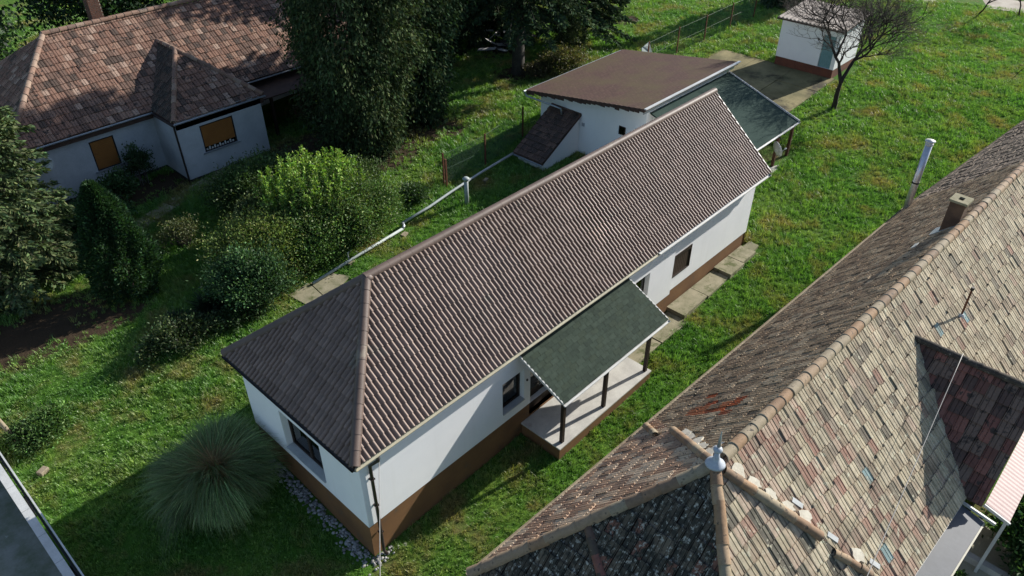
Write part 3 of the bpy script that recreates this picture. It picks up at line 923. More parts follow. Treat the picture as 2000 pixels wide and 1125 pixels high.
# slabs of the path along the wall: three levels stepping up with the slope
path = thing("slab_path", (16, -.6, .4), "stepped concrete slab path along the white house wall", None); path["kind"] = "structure"
for (u0, u1, v0, v1, z) in ((11.5, 13.2, -.95, -.02, .50), (13.25, 15.0, -.95, -.02, .52), (15.05, 16.8, -.78, .08, .68), (16.83, 18.55, -.74, .08, .68), (18.6, 19.75, -.72, .08, .82), (19.78, 20.9, -.70, .08, .83), (20.95, 21.5, -.5, .0, .80)):
    mb = MB(); mb.prism([(u0, v0 + rng.uniform(-.04, .04), z - .3), (u1, v0 + rng.uniform(-.05, .05), z - .3), (u1, v1, z - .3), (u0, v1, z - .3)], (0, 0, .3)); mb.build("path_slab", 'slab', path)
# pebble strip at the foot of the front wall
peb = MB(); n = 0
ico = [(0, 0, 1), (.89, 0, .45), (.28, .85, .45), (-.72, .53, .45), (-.72, -.53, .45), (.28, -.85, .45), (.72, .53, -.45), (-.28, .85, -.45), (-.89, 0, -.45), (-.28, -.85, -.45), (.72, -.53, -.45), (0, 0, -1)]
icf = [(0, 1, 2), (0, 2, 3), (0, 3, 4), (0, 4, 5), (0, 5, 1), (1, 6, 2), (2, 7, 3), (3, 8, 4), (4, 9, 5), (5, 10, 1), (6, 7, 2), (7, 8, 3), (8, 9, 4), (9, 10, 5), (10, 6, 1), (11, 7, 6), (11, 8, 7), (11, 9, 8), (11, 10, 9), (11, 6, 10)]
for i in range(520):
    v = rng.uniform(-.35, 5.2); u = -abs(rng.normal(0, .22)) - .02 + (0.0 if v > -.05 else rng.uniform(0, 1.0))
    s_ = rng.uniform(.025, .065); g = rng.uniform(.12, .42)
    z = float(zg(u, v)) + s_ * .3
    sc = rng.uniform(.7, 1.3, 3) * s_
    peb.add([(u + p[0] * sc[0], v + p[1] * sc[1], z + p[2] * sc[2] * .7) for p in ico], icf, (g, g, g * .97))
peb.build("pebble_strip", 'pebble', None, False, True, label="strip of grey pebbles along the shaded front wall", category_=None) if False else None
o = peb.build("pebble_strip", 'pebble', None, False, True); o["kind"] = "stuff"; o["label"] = "strip of grey pebbles along the shaded front wall"

# ================================================================== ANNEX BEHIND THE LONG HOUSE
annex = thing("annex", (26.5, 10.4, 0.8), "white annex with flat brown shingle roof and green canopy", "outbuilding")
AW0, AW1, AV0, AV1 = 22.8, 30.2, 6.95, 13.75
def za(v): return 3.8 + (14.3 - v) * (4.92 - 3.8) / (14.3 - 6.7)
mb = MB()
mb.prism([(AW0, AV0, .6), (AW0, AV1, .6), (AW0, AV1, za(AV1) - .12), (AW0, AV0, za(AV0) - .12)], (AW1 - AW0, 0, 0))
mb.build("wall", 'plaster', annex)
rp = [(22.2, 14.3, 3.8), (22.2, 6.7, 4.92), (30.9, 6.7, 4.92), (30.9, 14.3, 3.8)]
mb = MB(); mb.prism([np.array(p) + (0, 0, -.14) for p in rp], (0, 0, .14)); aroof = mb.build("roof", 'shingle_brown', annex)
mb = MB()
for i in range(26):                      # ragged drip edge of the shingles over the fascia
    v = 6.72 + i * .291; h_ = rng.uniform(.16, .26)
    mb.box(22.17, v, za(v + .14) - h_, 22.2, v + .27, za(v + .14) - .006)
o = mb.build("shingle_edge", 'board', aroof); o["kind"] = "stuff"
mb = MB(); mb.bar((22.15, 6.66, 4.93), (30.95, 6.66, 4.93), .14, .05); mb.build("ridge_flashing", 'white_metal', aroof)
mb = MB(); mb.bar((22.2, 6.78, 4.70), (30.6, 6.78, 4.70), .05, .16); mb.build("flashing", 'zinc', aroof)
mb = MB(); gutter(mb, (22.1, 14.38, 3.74), (30.9, 14.38, 3.74), .07); mb.build("gutter", 'zinc', annex)
mb = MB(); mb.tube([(22.15, 14.38, 3.66), (22.12, 14.2, 3.5), (22.2, 12.2, 3.45), (22.3, 11.95, 3.38), (22.35, 11.9, 3.05)], .05, 8); mb.build("downpipe", 'zinc', annex, True)
mb = MB(); mb.box(22.77, 8.1, 2.9, 22.83, 8.5, 3.35); w_ = mb.build("window", 'dark_wood', annex)
mb = MB(); mb.box(22.755, 8.15, 2.95, 22.768, 8.45, 3.3); mb.build("pane", 'glass', w_)
mb = MB(); mb.box(22.76, 11.05 - .35, 2.6, 22.8, 11.05 - .2, 2.78); mb.build("wall_vent", 'zinc', annex)
# canopy with green felt on timber posts
gp = [(23.0, 6.9, 4.44), (30.35, 6.9, 4.44), (30.15, 2.45, 3.02), (23.0, 2.45, 3.02)]
mb = MB(); mb.prism([np.array(p) + (0, 0, -.07) for p in gp], (0, 0, .07)); can = mb.build("canopy_roof", 'felt_green', annex)
mb = MB(); mb.bar((30.38, 6.95, 4.44), (30.18, 2.4, 3.02), .05, .14); mb.build("edge_trim", 'white_metal', can)
mb = MB(); gutter(mb, (22.95, 2.38, 2.99), (30.2, 2.38, 2.99), .06); mb.build("gutter", 'white_metal', can)
for px in (24.0, 28.4, 29.95):
    mb = MB(); mb.box(px - .07, 2.5, .7, px + .07, 2.64, 2.97); mb.build("canopy_post", 'post_wood', annex)
mb = MB(); mb.box(23.0, 2.52, 2.84, 30.1, 2.62, 2.96); mb.build("canopy_beam", 'post_wood', annex)
mb = MB(); mb.box(22.9, 2.2, .5, 30.4, 6.95, 1.06); mb.build("terrace", 'concrete', annex)
# lean-to over the cellar steps
LT = [(19.75, 12.95, 1.46), (19.75, 10.92, 1.46), (22.8, 10.92, 3.22), (22.8, 12.95, 3.22)]
mb = MB()
mb.prism([(20.0, 11.05, .6), (22.8, 11.05, .6), (22.8, 11.05, 3.1), (20.0, 11.05, 1.5)], (0, 1.78, 0)); mb.build("lean_to_wall", 'plaster', annex)
mb = MB(); mb.prism([np.array(p) + (0, 0, -.1) for p in LT], (0, 0, .095)); lroof = mb.build("lean_to_roof", 'board', annex)
TL = TileField(lroof, 'clay_red')
TL.lay(LT, 'clay', .25, .34, .055, palette([(.115, .078, .064), (.14, .09, .072), (.09, .065, .055), (.17, .11, .085)]), jit=(.008, .01, .006))
TL.finish(300)
mb = MB(); gutter(mb, (19.68, 13.0, 1.40), (19.68, 10.9, 1.40), .06); mb.build("gutter", 'zinc', annex)

# satellite dish on the canopy post
def dish(name, P, aim, r, label, arm):
    t = thing(name, P, label, "satellite dish")
    ax = unit(aim)
    mb = MB(); mb.lathe(np.array(P), [(0.0, -.10 * r / .4), (r * .35, -.085 * r / .4), (r * .7, -.05 * r / .4), (r, 0.0), (r * 1.0, .012), (r * .68, -.035 * r / .4), (r * .33, -.07 * r / .4), (0, -.085 * r / .4)], 20, ax)
    mb.build("reflector", 'white_metal', t, True)
    F_ = np.array(P) + ax * r * 1.15 + np.array([0, 0, -r * .35])
    mb = MB(); mb.tube([np.array(P) + np.array([0, 0, -r * .9]), F_], .014, 6); mb.build("feed_arm", 'zinc', t)
    mb = MB(); mb.lathe(F_, [(.03, -.06), (.045, 0), (.03, .06)], 10, ax); mb.build("receiver", 'white_metal', t)
    mb = MB(); mb.tube([np.array(P) - ax * .1 * r / .4, np.array(arm)], .02, 6); mb.build("mount", 'zinc', t)
    return t
dish("satellite_dish", (28.0, 2.32, 2.25), (.9, -.55, .25), .42, "white satellite dish under the green canopy edge", (28.38, 2.5, 2.2))

# ================================================================== FAR WHITE SHED
shed = thing("garden_shed", (42.0, 6.8, 1.4), "white shed with pale ribbed roof behind the bare tree", "shed")
mb = MB(); wall_holes(mb, (40.6, 9.0, 2.2), (0, -1, 0), UPV, 3.9, 2.5, [(2.85, 3.65, .0001, 2.0)], .12, (1, 0, 0))
mb.add([(40.6, 9, 2.2), (43.9, 9, 2.2), (43.9, 9, 4.75), (40.6, 9, 4.7)], [(0, 1, 2, 3)]); mb.add([(40.6, 5.1, 2.2), (43.9, 5.1, 2.2), (43.9, 5.1, 4.75), (40.6, 5.1, 4.7)], [(3, 2, 1, 0)])
mb.add([(43.9, 5.1, 2.2), (43.9, 9, 2.2), (43.9, 9, 4.75), (43.9, 5.1, 4.75)], [(0, 1, 2, 3)])
mb.build("wall", 'plaster', shed)
mb = MB(); mb.box(40.62, 5.12, 1.2, 43.88, 8.98, 2.2); mb.build("plinth", 'plinth_red', shed)
mb = MB(); mb.box(40.68, 5.37, 2.2, 40.73, 6.13, 4.18); d_ = mb.build("door", 'teal', shed)
mb = MB(); mb.box(40.66, 5.5, 3.1, 40.68, 6.0, 4.0); mb.build("door_panel", 'teal', d_)
SR = [(40.25, 9.25, 4.70), (40.25, 4.85, 4.70), (44.1, 4.85, 5.0), (44.1, 9.25, 5.0)]
mb = MB(); mb.prism([np.array(p) + (0, 0, -.09) for p in SR], (0, 0, .085)); sroof = mb.build("roof", 'board', shed)
TH = TileField(sroof, 'cap_clay', "roof_tile")
PROF['roll'] = (np.linspace(0, 1, 9), 0.08 * (0.5 - 0.5 * np.cos(2 * math.pi * np.linspace(0, 1, 9))) ** 0.8)
TH.lay(SR, 'roll', .26, .9, .02, palette([(.30, .26, .24), (.25, .22, .20), (.34, .30, .275)]), jit=(.003, .006, .003))
TH.finish(300)

# ================================================================== OLD HOUSE ON THE LEFT
oldh = thing("old_house", (9, 30, 0.4), "old house with weathered red brown tile roof and orange shutters", "house")
OE, ORZ, OS = 3.82, 7.15, 0.70
v0, vr = 26.2, 26.2 + (7.15 - 3.82) / 0.70     # eave and ridge lines
uL, uH, uR = 0.3, 4.75, 27.0
Wv, Wb = 26.5, 24.0
mb = MB()
wall_holes(mb, (0.85, Wv, .68), (1, 0, 0), UPV, 6.3, 3.22, [(2.95, 4.15, .89, 2.45)], .12, (0, 1, 0))
wall_holes(mb, (7.15, Wb, .68), (1, 0, 0), UPV, 4.75, 3.22, [(1.18, 3.02, 1.15, 2.59)], .12, (0, 1, 0))
mb.add([(7.15, Wb, .68), (7.15, Wv + .3, .68), (7.15, Wv + .3, 3.9), (7.15, Wb, 3.9)], [(0, 3, 2, 1)])
mb.add([(11.9, Wb, .68), (11.9, Wv + 3, .68), (11.9, Wv + 3, 3.9), (11.9, Wb, 3.9)], [(0, 1, 2, 3)])
mb.add([(.85, Wv, .68), (.85, 35.5, .68), (.85, 35.5, 3.9), (.85, Wv, 3.9)], [(0, 3, 2, 1)])
mb.add([(11.9, Wv + 3, .68), (26, Wv + 3, .68), (26, Wv + 3, 3.9), (11.9, Wv + 3, 3.9)], [(0, 1, 2, 3)])
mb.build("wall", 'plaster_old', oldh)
mb = MB(); mb.box(.88, Wv + .03, 0, 7.2, 35, .68); mb.box(7.18, Wb + .03, 0, 11.87, 29, .68); mb.build("plinth", 'plinth_dark', oldh)
def roller_window(P, W_, H_, parent, open_=0.0, sillm='dark_wood'):
    x, y, z = P
    mb = MB()
    for a in ((x, x + W_, z, z + .06), (x, x + W_, z + H_ - .06, z + H_), (x, x + .06, z, z + H_), (x + W_ - .06, x + W_, z, z + H_)):
        mb.box(a[0], y + .01, a[2], a[1], y + .10, a[3])
    f = mb.build("window", 'black_rail', parent)
    mb = MB(); n_ = 16; zz0 = z + .06 + open_; hh = (H_ - .12 - open_) / n_
    for i in range(n_):
        m2 = MB(); m2.box(x + .065, y + .03 + .004 * (i % 2), zz0 + i * hh, x + W_ - .065, y + .045, zz0 + (i + 1) * hh - .006)
        m2.build("shutter_slat", 'shutter', f)
    m2 = MB(); m2.box(x + .05, y + .07, z + .05, x + W_ - .05, y + .08, z + H_ - .05); m2.build("pane", 'glass', f)
    if open_:
        n_ = 11
        for i in range(n_):
            m2 = MB(); xx = x + .1 + i * (W_ - .22) / n_; m2.box(xx, y + .04, z + .06, xx + .09, y + .055, z + .06 + open_ * (.45 + .4 * (i % 2))); m2.build("shutter_louvre", 'white_metal', f)
    m2 = MB(); m2.box(x - .12, y - .10, z - .06, x + W_ + .12, y + .05, z - .005); m2.build("sill", 'zinc', f)
roller_window((3.80, Wv, 1.57), 1.20, 1.56, oldh)
roller_window((8.33, Wb, 1.83), 1.84, 1.44, oldh, .2)
# roof deck and eave boards
zr_ = ORZ
OA, OB, OR0, OR1 = (uL, v0, OE), (uR, v0, OE), (uH, vr, zr_), (uR - 4.4, vr, zr_)
OC, OD = (uL, 2 * vr - v0, OE), (uR, 2 * vr - v0, OE)
mb = MB(); d3 = np.array([0, 0, -.04])
for P in ((OA, OB, OR1, OR0), (OD, OC, OR0, OR1)): mb.add([np.array(p) + d3 for p in P], [(0, 1, 2, 3)])
for P in ((OC, OA, OR0), (OB, OD, OR1)): mb.add([np.array(p) + d3 for p in P], [(0, 1, 2)])
oroof = mb.build("roof", 'board', oldh)
BE, BZ, bu0, bu1, bv = 3.82, 6.0, 7.1, 12.15, 23.98
BA, BB, BK = (bu0, bv, BE), (bu1, bv, BE), (9.62, 27.5, BZ)
BM = (9.62, v0 + (BZ - OE) / OS + .12, BZ)
BLv, BRv = (bu0, v0, BE), (bu1, v0, BE)
mb = MB()
mb.add([np.array(p) + d3 for p in (BA, BB, BK)], [(0, 1, 2)])
mb.add([np.array(p) + d3 for p in (BLv, BA, BK, BM)], [(0, 1, 2, 3)]); mb.add([np.array(p) + d3 for p in (BB, BRv, BM, BK)], [(0, 1, 2, 3)])
broof = mb.build("bay_roof", 'board', oldh)
OT = TileField(oroof, 'clay_red')
def old_tint(s, t, P):
    base = [(.25, .145, .105), (.21, .122, .09), (.30, .19, .14), (.155, .098, .075), (.38, .27, .21), (.10, .07, .056), (.235, .15, .115)]
    w = np.array([3, 3, 2, 2.2, .9, 1.6, 2]); k = int(rng.choice(7, p=w / w.sum()))
    return (('old', k), base[k])
OT.lay([OA, OB, OR1, OR0], 'clay', .31, .40, .035, old_tint, jit=(.012, .012, .006))
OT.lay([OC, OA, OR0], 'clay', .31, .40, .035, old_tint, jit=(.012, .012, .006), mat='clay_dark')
OT.lay([BA, BB, BK], 'clay', .31, .40, .035, old_tint, jit=(.012, .012, .006))
OT.finish(300)
BT = TileField(broof, 'clay_dark')
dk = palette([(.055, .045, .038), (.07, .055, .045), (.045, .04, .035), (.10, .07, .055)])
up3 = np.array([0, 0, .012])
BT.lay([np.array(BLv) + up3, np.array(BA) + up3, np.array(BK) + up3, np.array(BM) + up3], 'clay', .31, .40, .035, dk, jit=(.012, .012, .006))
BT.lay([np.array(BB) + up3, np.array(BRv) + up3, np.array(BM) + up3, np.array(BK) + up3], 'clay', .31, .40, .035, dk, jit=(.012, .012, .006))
BT.finish(300)
OCAP = [(.25, .16, .12), (.21, .13, .095), (.18, .12, .095), (.30, .22, .17)]
cap_row(oroof, np.array(OA) + (.05, .05, .05), np.array(OR0) + (0, 0, .04), .15, .42, 'cap_clay', OCAP, "hip_tile", .02)
cap_row(oroof, np.array(OR0) + (0, 0, .06), np.array(OR1) + (0, 0, .06), .15, .42, 'cap_clay', OCAP, "ridge_tile", .02)
cap_row(broof, np.array(BA) + (.05, .05, .06), np.array(BK) + (0, 0, .05), .13, .40, 'cap_clay', OCAP, "hip_tile", .025)
cap_row(broof, np.array(BB) + (-.05, .05, .06), np.array(BK) + (0, 0, .05), .13, .40, 'cap_clay', OCAP, "hip_tile", .025)
cap_row(broof, np.array(BK) + (0, 0, .05), np.array(BM) + (0, 0, .05), .13, .40, 'cap_clay', OCAP, "ridge_tile", .025)
mb = MB()
mb.box(uL + .1, v0 + .05, OE - .38, bu0, v0 + .09, OE - .06); mb.build("eave_board", 'board', oldh)
mb = MB(); mb.box(bu0 + .06, bv + .02, OE - .42, bu1 - .05, bv + .06, OE - .06); mb.build("eave_board", 'board', oldh)
mb = MB(); mb.box(bu0 + .02, bv + .02, OE - .30, bu0 + .055, v0 + .2, OE - .06); mb.build("eave_board", 'board', oldh)
mb = MB(); gutter(mb, (uL, v0 - .08, OE - .04), (bu0 + .1, v0 - .08, OE - .04), .07); mb.build("gutter", 'zinc', oldh)
mb = MB(); gutter(mb, (bu0 - .05, bv - .08, OE - .04), (bu1 + .05, bv - .08, OE - .04), .07); mb.build("gutter", 'zinc', oldh)
mb = MB(); gutter(mb, (bu0 - .08, v0, OE - .04), (bu0 - .08, bv - .05, OE - .04), .06); mb.build("gutter", 'brown_metal', oldh)
mb = MB(); gutter(mb, (bu1 + .2, v0 - .08, OE - .04), (20.5, v0 - .08, OE - .04), .07); mb.build("gutter", 'zinc', oldh)
mb = MB(); mb.tube([(7.06, bv - .05, OE - .1), (7.06, bv - .03, 3.5), (7.09, bv - .03, .6)], .05, 8); mb.build("downpipe", 'brown_metal', oldh)
mb = MB(); mb.tube([(1.0, Wv - .06, OE - .1), (1.0, Wv - .06, .6)], .045, 8); mb.build("downpipe", 'brown_metal', oldh)
# lower porch roof right of the bay
mb = MB(); mb.prism([(12.25, 25.0, 3.05), (22, 25.0, 3.05), (22, 27.2, 3.55), (12.25, 27.2, 3.55)], (0, 0, .06)); mb.build("porch_roof", 'board', oldh)
for px in (13.2, 16.2, 19.2):
    mb = MB(); mb.box(px - .07, 25.15, .4, px + .07, 25.29, 3.1); mb.build("porch_post", 'dark_wood', oldh)
# chimney behind the ridge, of single bricks in courses
chim = MB(); chim.box(7.55, 31.75, 5.9, 8.13, 32.33, 8.4); ch = chim.build("chimney", 'mortar', oldh)
for k in range(26):
    z = 6.2 + k * .087
    off_ = .145 if k % 2 else 0
    for (fx, a0, a1) in (('v', 7.53, 8.15), ('u', 31.73, 32.35)):
        x = a0 - off_
        while x < a1:
            b0, b1 = max(x, a0), min(x + .275, a1)
            if b1 - b0 > .06:
                m2 = MB()
                if fx == 'v': m2.box(b0, 31.735, z, b1, 31.76, z + .072)
                else: m2.box(7.535, b0, z, 7.56, b1, z + .072)
                m2.build("brick", 'brick_old', ch)
            x += .29
mb = MB(); mb.box(7.45, 31.65, 8.4, 8.23, 32.43, 8.5); mb.build("chimney_cap", 'mortar', ch)
dish("satellite_dish", (1.55, 26.05, 2.95), (-.55, -.75, .35), .42, "white satellite dish on the old house wall behind the spruce", (1.6, 26.52, 2.9))
# narrow slab walk in front of the bay
walk = thing("garden_walk", (6, 22.7, .4), "narrow worn slab walk in front of the old house", None); walk["kind"] = "structure"
for i in range(5):
    a = np.array([2.9 + i * 1.25, 21.9 + i * .38]); d_ = np.array([.957, .29]); nn_ = np.array([-.29, .957])
    P = [a - nn_ * .42, a + d_ * 1.2 - nn_ * .42, a + d_ * 1.2 + nn_ * .42, a + nn_ * .42]
    mb = MB(); mb.prism([(p[0], p[1], float(zg(*p)) - .1) for p in P], (0, 0, .15 + .02 * (i % 2))); mb.build("path_slab", 'slab', walk)

# ================================================================== BIG OLD ROOF ON THE RIGHT
TH_ = R(2.5); RE1 = np.array([math.cos(TH_), -math.sin(TH_), 0]); RE2 = np.array([-math.sin(TH_), -math.cos(TH_), 0]); RO = np.array([.2, -3.88, 0])
def rh(p, q, z): return RO + RE1 * p + RE2 * q + np.array([0, 0, z])
rhs = thing("farm_house", tuple(rh(12, 4, 0)), "large old farmhouse with pale weathered tile roof on the right", "house")
QR, QF, ZN, ZF, ZT, PE = 3.45, 7.5, 3.0, 3.1, 6.3, 25.6
AP = rh(4.35, QR, ZT); C1 = rh(.05, 0, ZN); C2 = rh(.3, QF, ZF); K1 = rh(7.4, 0, ZN); K2 = rh(6.9, QF, ZF)
E1, E2, RG = rh(PE, 0, ZN), rh(PE, QF, ZF), rh(PE, QR, ZT)
mb = MB()
P = [rh(.6, .45, -.2), rh(PE - .3, .45, -.2), rh(PE - .3, QF - .5, -.2), rh(.6, QF - .5, -.2)]
mb.prism(P, (0, 0, 3.25)); mb.add([rh(PE - .3, .45, 2.9), rh(PE - .3, QF - .5, 2.9), rh(PE - .3, QR, ZT - .25)], [(0, 1, 2)])
mb.build("wall", 'plaster_old', rhs)
mb = MB(); d4 = np.array([0, 0, -.05])
for P in ((C1, E1, RG, AP), (E2, C2, AP, RG)): mb.add([p + d4 for p in P], [(0, 1, 2, 3)])
mb.add([p + d4 for p in (C2, C1, AP)], [(0, 1, 2)])
mb.add([p + d4 * 2 for p in (C1, E1, E2, C2)], [(3, 2, 1, 0)])
rroof = mb.build("roof", 'board', rhs)
RT_ = TileField(rroof, 'clay_pale')
def field(P, sc, seed=0.0):
    """slow patches over the roof, 0..1"""
    x, y = P[0] * sc + seed, P[1] * sc - seed
    return .5 + .25 * (math.sin(x * 1.7 + 1.3 * math.sin(y * 1.1)) + math.sin(y * 2.3 + 1.7 * math.sin(x * .9 + 2)))
PALE = [(.43, .375, .270), (.39, .335, .24), (.48, .42, .31), (.34, .285, .205), (.40, .325, .24), (.28, .225, .165)]
PINK = [(.33, .21, .16), (.39, .28, .215), (.29, .175, .135), (.43, .335, .26), (.27, .195, .15)]
DARK = [(.20, .175, .135), (.25, .21, .165), (.16, .14, .11)]
BLUE = [(.22, .34, .36)]
def far_tint(s, t, P):
    u_ = (P - RO) @ RE1; q_ = (P - RO) @ RE2
    pink = math.exp(-((u_ - 5.9 - (q_ - 3.5) * .25) / 1.6) ** 2) * .62 + .05
    r = rng.random()
    if r < .006: return (('blue', 0), BLUE[0])
    if rng.random() < pink:
        k = int(rng.integers(len(PINK))); return (('pink', k), PINK[k])
    if rng.random() < .06 + .10 * (field(P, 1.1) > .8):
        k = int(rng.integers(len(DARK))); return (('dark', k), DARK[k])
    k = int(rng.choice(6, p=[.25, .2, .2, .15, .12, .08])); return (('pale', k), PALE[k])
BRN = [(.43, .335, .23), (.38, .29, .20), (.48, .38, .265), (.52, .43, .31), (.33, .25, .175)]
ORG = [(.42, .13, .055), (.36, .11, .05), (.46, .20, .10)]
def near_tint(s, t, P):
    u_ = (P - RO) @ RE1; q_ = (P - RO) @ RE2
    if 6.6 < u_ < 8.4 and 1.0 < q_ < 2.5 and rng.random() < .55 - .4 * abs(u_ - 7.5):
        k = int(rng.integers(3)); return (('org', k), ORG[k])
    k = int(rng.integers(5)); return (('brn', k), BRN[k])
F2C = [(.52, .37, .26), (.45, .31, .22), (.58, .45, .33), (.38, .27, .20), (.62, .51, .39)]
f2_tint = palette(F2C)
JO = (.026, .022, .010)
TW, TCO = .25, .37
RT_.lay([K1, E1, RG, AP], 'rib', TW, TCO, .014, near_tint, jit=JO, mat='clay_dark')
RT_.lay([C1, K1, AP], 'rib', TW, TCO, .022, f2_tint, jit=JO, rot=9, mat='cap_clay')
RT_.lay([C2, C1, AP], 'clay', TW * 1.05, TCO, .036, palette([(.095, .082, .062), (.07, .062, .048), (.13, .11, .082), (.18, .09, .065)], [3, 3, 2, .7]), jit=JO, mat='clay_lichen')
RT_.lay([K2, C2, AP], 'clay', TW * 1.15, TCO * 1.1, .036, lambda s, t, P: far_tint(s, t, P - RE1 * 9) if rng.random() < .62 else (('dk2', 0), (.10, .092, .075)) if rng.random() < .5 else (('pk2', 0), PINK[3]), jit=JO)
RT_.lay([E2, K2, AP, RG], 'clay', TW, TCO, .036, far_tint, jit=JO)
RT_.finish(300)
RC = [(.27, .175, .105), (.23, .15, .095), (.30, .22, .145), (.20, .14, .095), (.28, .235, .165)]
lift_ = np.array([0, 0, .06])
cap_row(rroof, AP + RE1 * .35 + lift_, RG + lift_, .15, .42, 'cap_clay', RC, "ridge_tile", .02)
cap_row(rroof, C1 + lift_ * 1.2, AP + lift_, .15, .42, 'cap_clay', RC, "hip_tile", .03)
cap_row(rroof, C2 + lift_ * 1.2, AP + lift_, .14, .42, 'cap_clay', RC, "hip_tile", .03)
def on_line(a, b_, t, dz=0): return a + (b_ - a) * t + np.array([0, 0, dz])
cap_row(rroof, on_line(K1, AP, .36, .07), on_line(K1, AP, .95, .07), .13, .38, 'cap_clay', RC, "crease_tile", .03)
cap_row(rroof, on_line(K1, AP, .02, .07) - RE1 * .5, on_line(K1, AP, .24, .07) - RE1 * .5, .12, .38, 'cap_clay', RC, "crease_tile", .05)
cap_row(rroof, on_line(K2, AP, .46, .07), on_line(K2, AP, .95, .07), .14, .40, 'cap_clay', RC, "crease_tile", .03)
cap_row(rroof, on_line(K2, AP, .03, .07) - RE1 * .12, on_line(K2, AP, .36, .07) - RE1 * .12, .12, .40, 'cap_clay', RC, "crease_tile", .06)
cap_row(rroof, rh(1.1, 3.6, 3.75), on_line(C1, AP, .50, .03), .12, .40, 'cap_clay', [(.20, .09, .07), (.12, .08, .06), (.08, .065, .05)], "crease_tile", .05)
# mortar smeared along the creases
def mortar(P, e1, e2, n, w, h, t=.03):
    mb = MB(); k = 13; pts = []
    for i in range(k):
        an = 2 * math.pi * i / k; r_ = rng.uniform(.55, 1.1)
        pts.append(P + e1 * w * r_ * math.cos(an) + e2 * h * r_ * math.sin(an))
    mb.prism([p + n * .02 for p in pts], n * (t + .03)); mb.build("mortar_patch", 'mortar', rroof)
nN = unit(np.cross(RE1, rh(0, QR, ZT) - rh(0, 0, ZN))); nN = nN if nN[2] > 0 else -nN
nF = unit(np.cross(RE1, rh(0, QR, ZT) - rh(0, QF, ZF))); nF = nF if nF[2] > 0 else -nF
dN = unit(K1 - AP); dF = unit(K2 - AP)
sN = np.cross(nN, dN); sF = np.cross(nF, dF)
if sN @ RE1 < 0: sN = -sN
if sF @ RE1 < 0: sF = -sF
LN, LF = np.linalg.norm(K1 - AP), np.linalg.norm(K2 - AP)
for t_ in (.14, .24, .33, .43, .52): mortar(AP + dN * LN * t_ + sN * (.17 + rng.uniform(0, .08)), dN, sN, nN, .30, .15 + .08 * rng.random())
for t_ in (.10, .18, .27, .36, .45, .74): mortar(AP + dF * LF * t_ + sF * (.19 + rng.uniform(0, .06)), dF, sF, nF, .24, .11 + .07 * rng.random())
# white flashing scraps slipped out under the crease
for P, e, n in ((AP + dF * LF * .40 + sF * .42, dF, nF), (AP + dF * LF * .60 + sF * .2, dF, nF), (AP + dF * LF * .83 + sF * .25, dF, nF), (AP + dN * LN * .16 + sN * .45, sN, nN)):
    mb = MB(); s2 = np.cross(n, e); mb.obox(P + n * .07, e * .16, s2 * .06, n * .006); mb.build("flashing_scrap", 'white_metal', rroof)
# eave edge strips
mb = MB(); gutter(mb, rh(.0, -.07, 2.97), rh(PE, -.07, 2.97), .06); mb.build("gutter", 'old_wood', rhs)
# chimney near the ridge
cp = rh(19.1, 3.05, 0)
mb = MB(); hw = .24
Pq = [cp + RE1 * a * hw + RE2 * b_ * hw for a, b_ in ((-1, -1), (1, -1), (1, 1), (-1, 1))]
mb.prism([p + (0, 0, 5.4) for p in Pq], (0, 0, 1.55)); chm = mb.build("chimney", 'render_brown', rhs)
mb = MB(); ho, hi = .29, .08
o4 = [cp + RE1 * a * ho + RE2 * b_ * ho for a, b_ in ((-1, -1), (1, -1), (1, 1), (-1, 1))]; i4 = [cp + RE1 * a * hi * 1.5 + RE2 * b_ * hi for a, b_ in ((-1, -1), (1, -1), (1, 1), (-1, 1))]
V = [p + (0, 0, 6.95) for p in o4] + [p + (0, 0, 7.03) for p in o4] + [p + (0, 0, 7.03) for p in i4] + [p + (0, 0, 6.8) for p in i4]
mb.add(V, [(3, 2, 1, 0)] + [(i, (i + 1) % 4, 4 + (i + 1) % 4, 4 + i) for i in range(4)] + [(4 + i, 4 + (i + 1) % 4, 8 + (i + 1) % 4, 8 + i) for i in range(4)] + [(8 + i, 8 + (i + 1) % 4, 12 + (i + 1) % 4, 12 + i) for i in range(4)] + [(12, 13, 14, 15)])
mb.build("chimney_cap", 'slab', chm)
fl = []
for a, b_ in ((-1.5, -2.0), (1.3, -2.0), (1.3, 1.2), (-1.5, 1.2)):
    pp_, qq = 19.1 + a * hw, 3.05 + b_ * hw
    fl.append(rh(pp_, qq, ZN + (ZT - ZN) * qq / QR + .075))
mb = MB(); mb.prism(fl, (0, 0, .02)); mb.build("lead_flashing", 'zinc', chm)
mb = MB(); mb.obox(rh(17.9, 2.5, ZN + (ZT - ZN) * 2.5 / QR + .1), RE1 * .18, RE2 * .05 + np.array([0, 0, .05]), nN * .01); mb.build("flashing_scrap", 'white_metal', rroof)
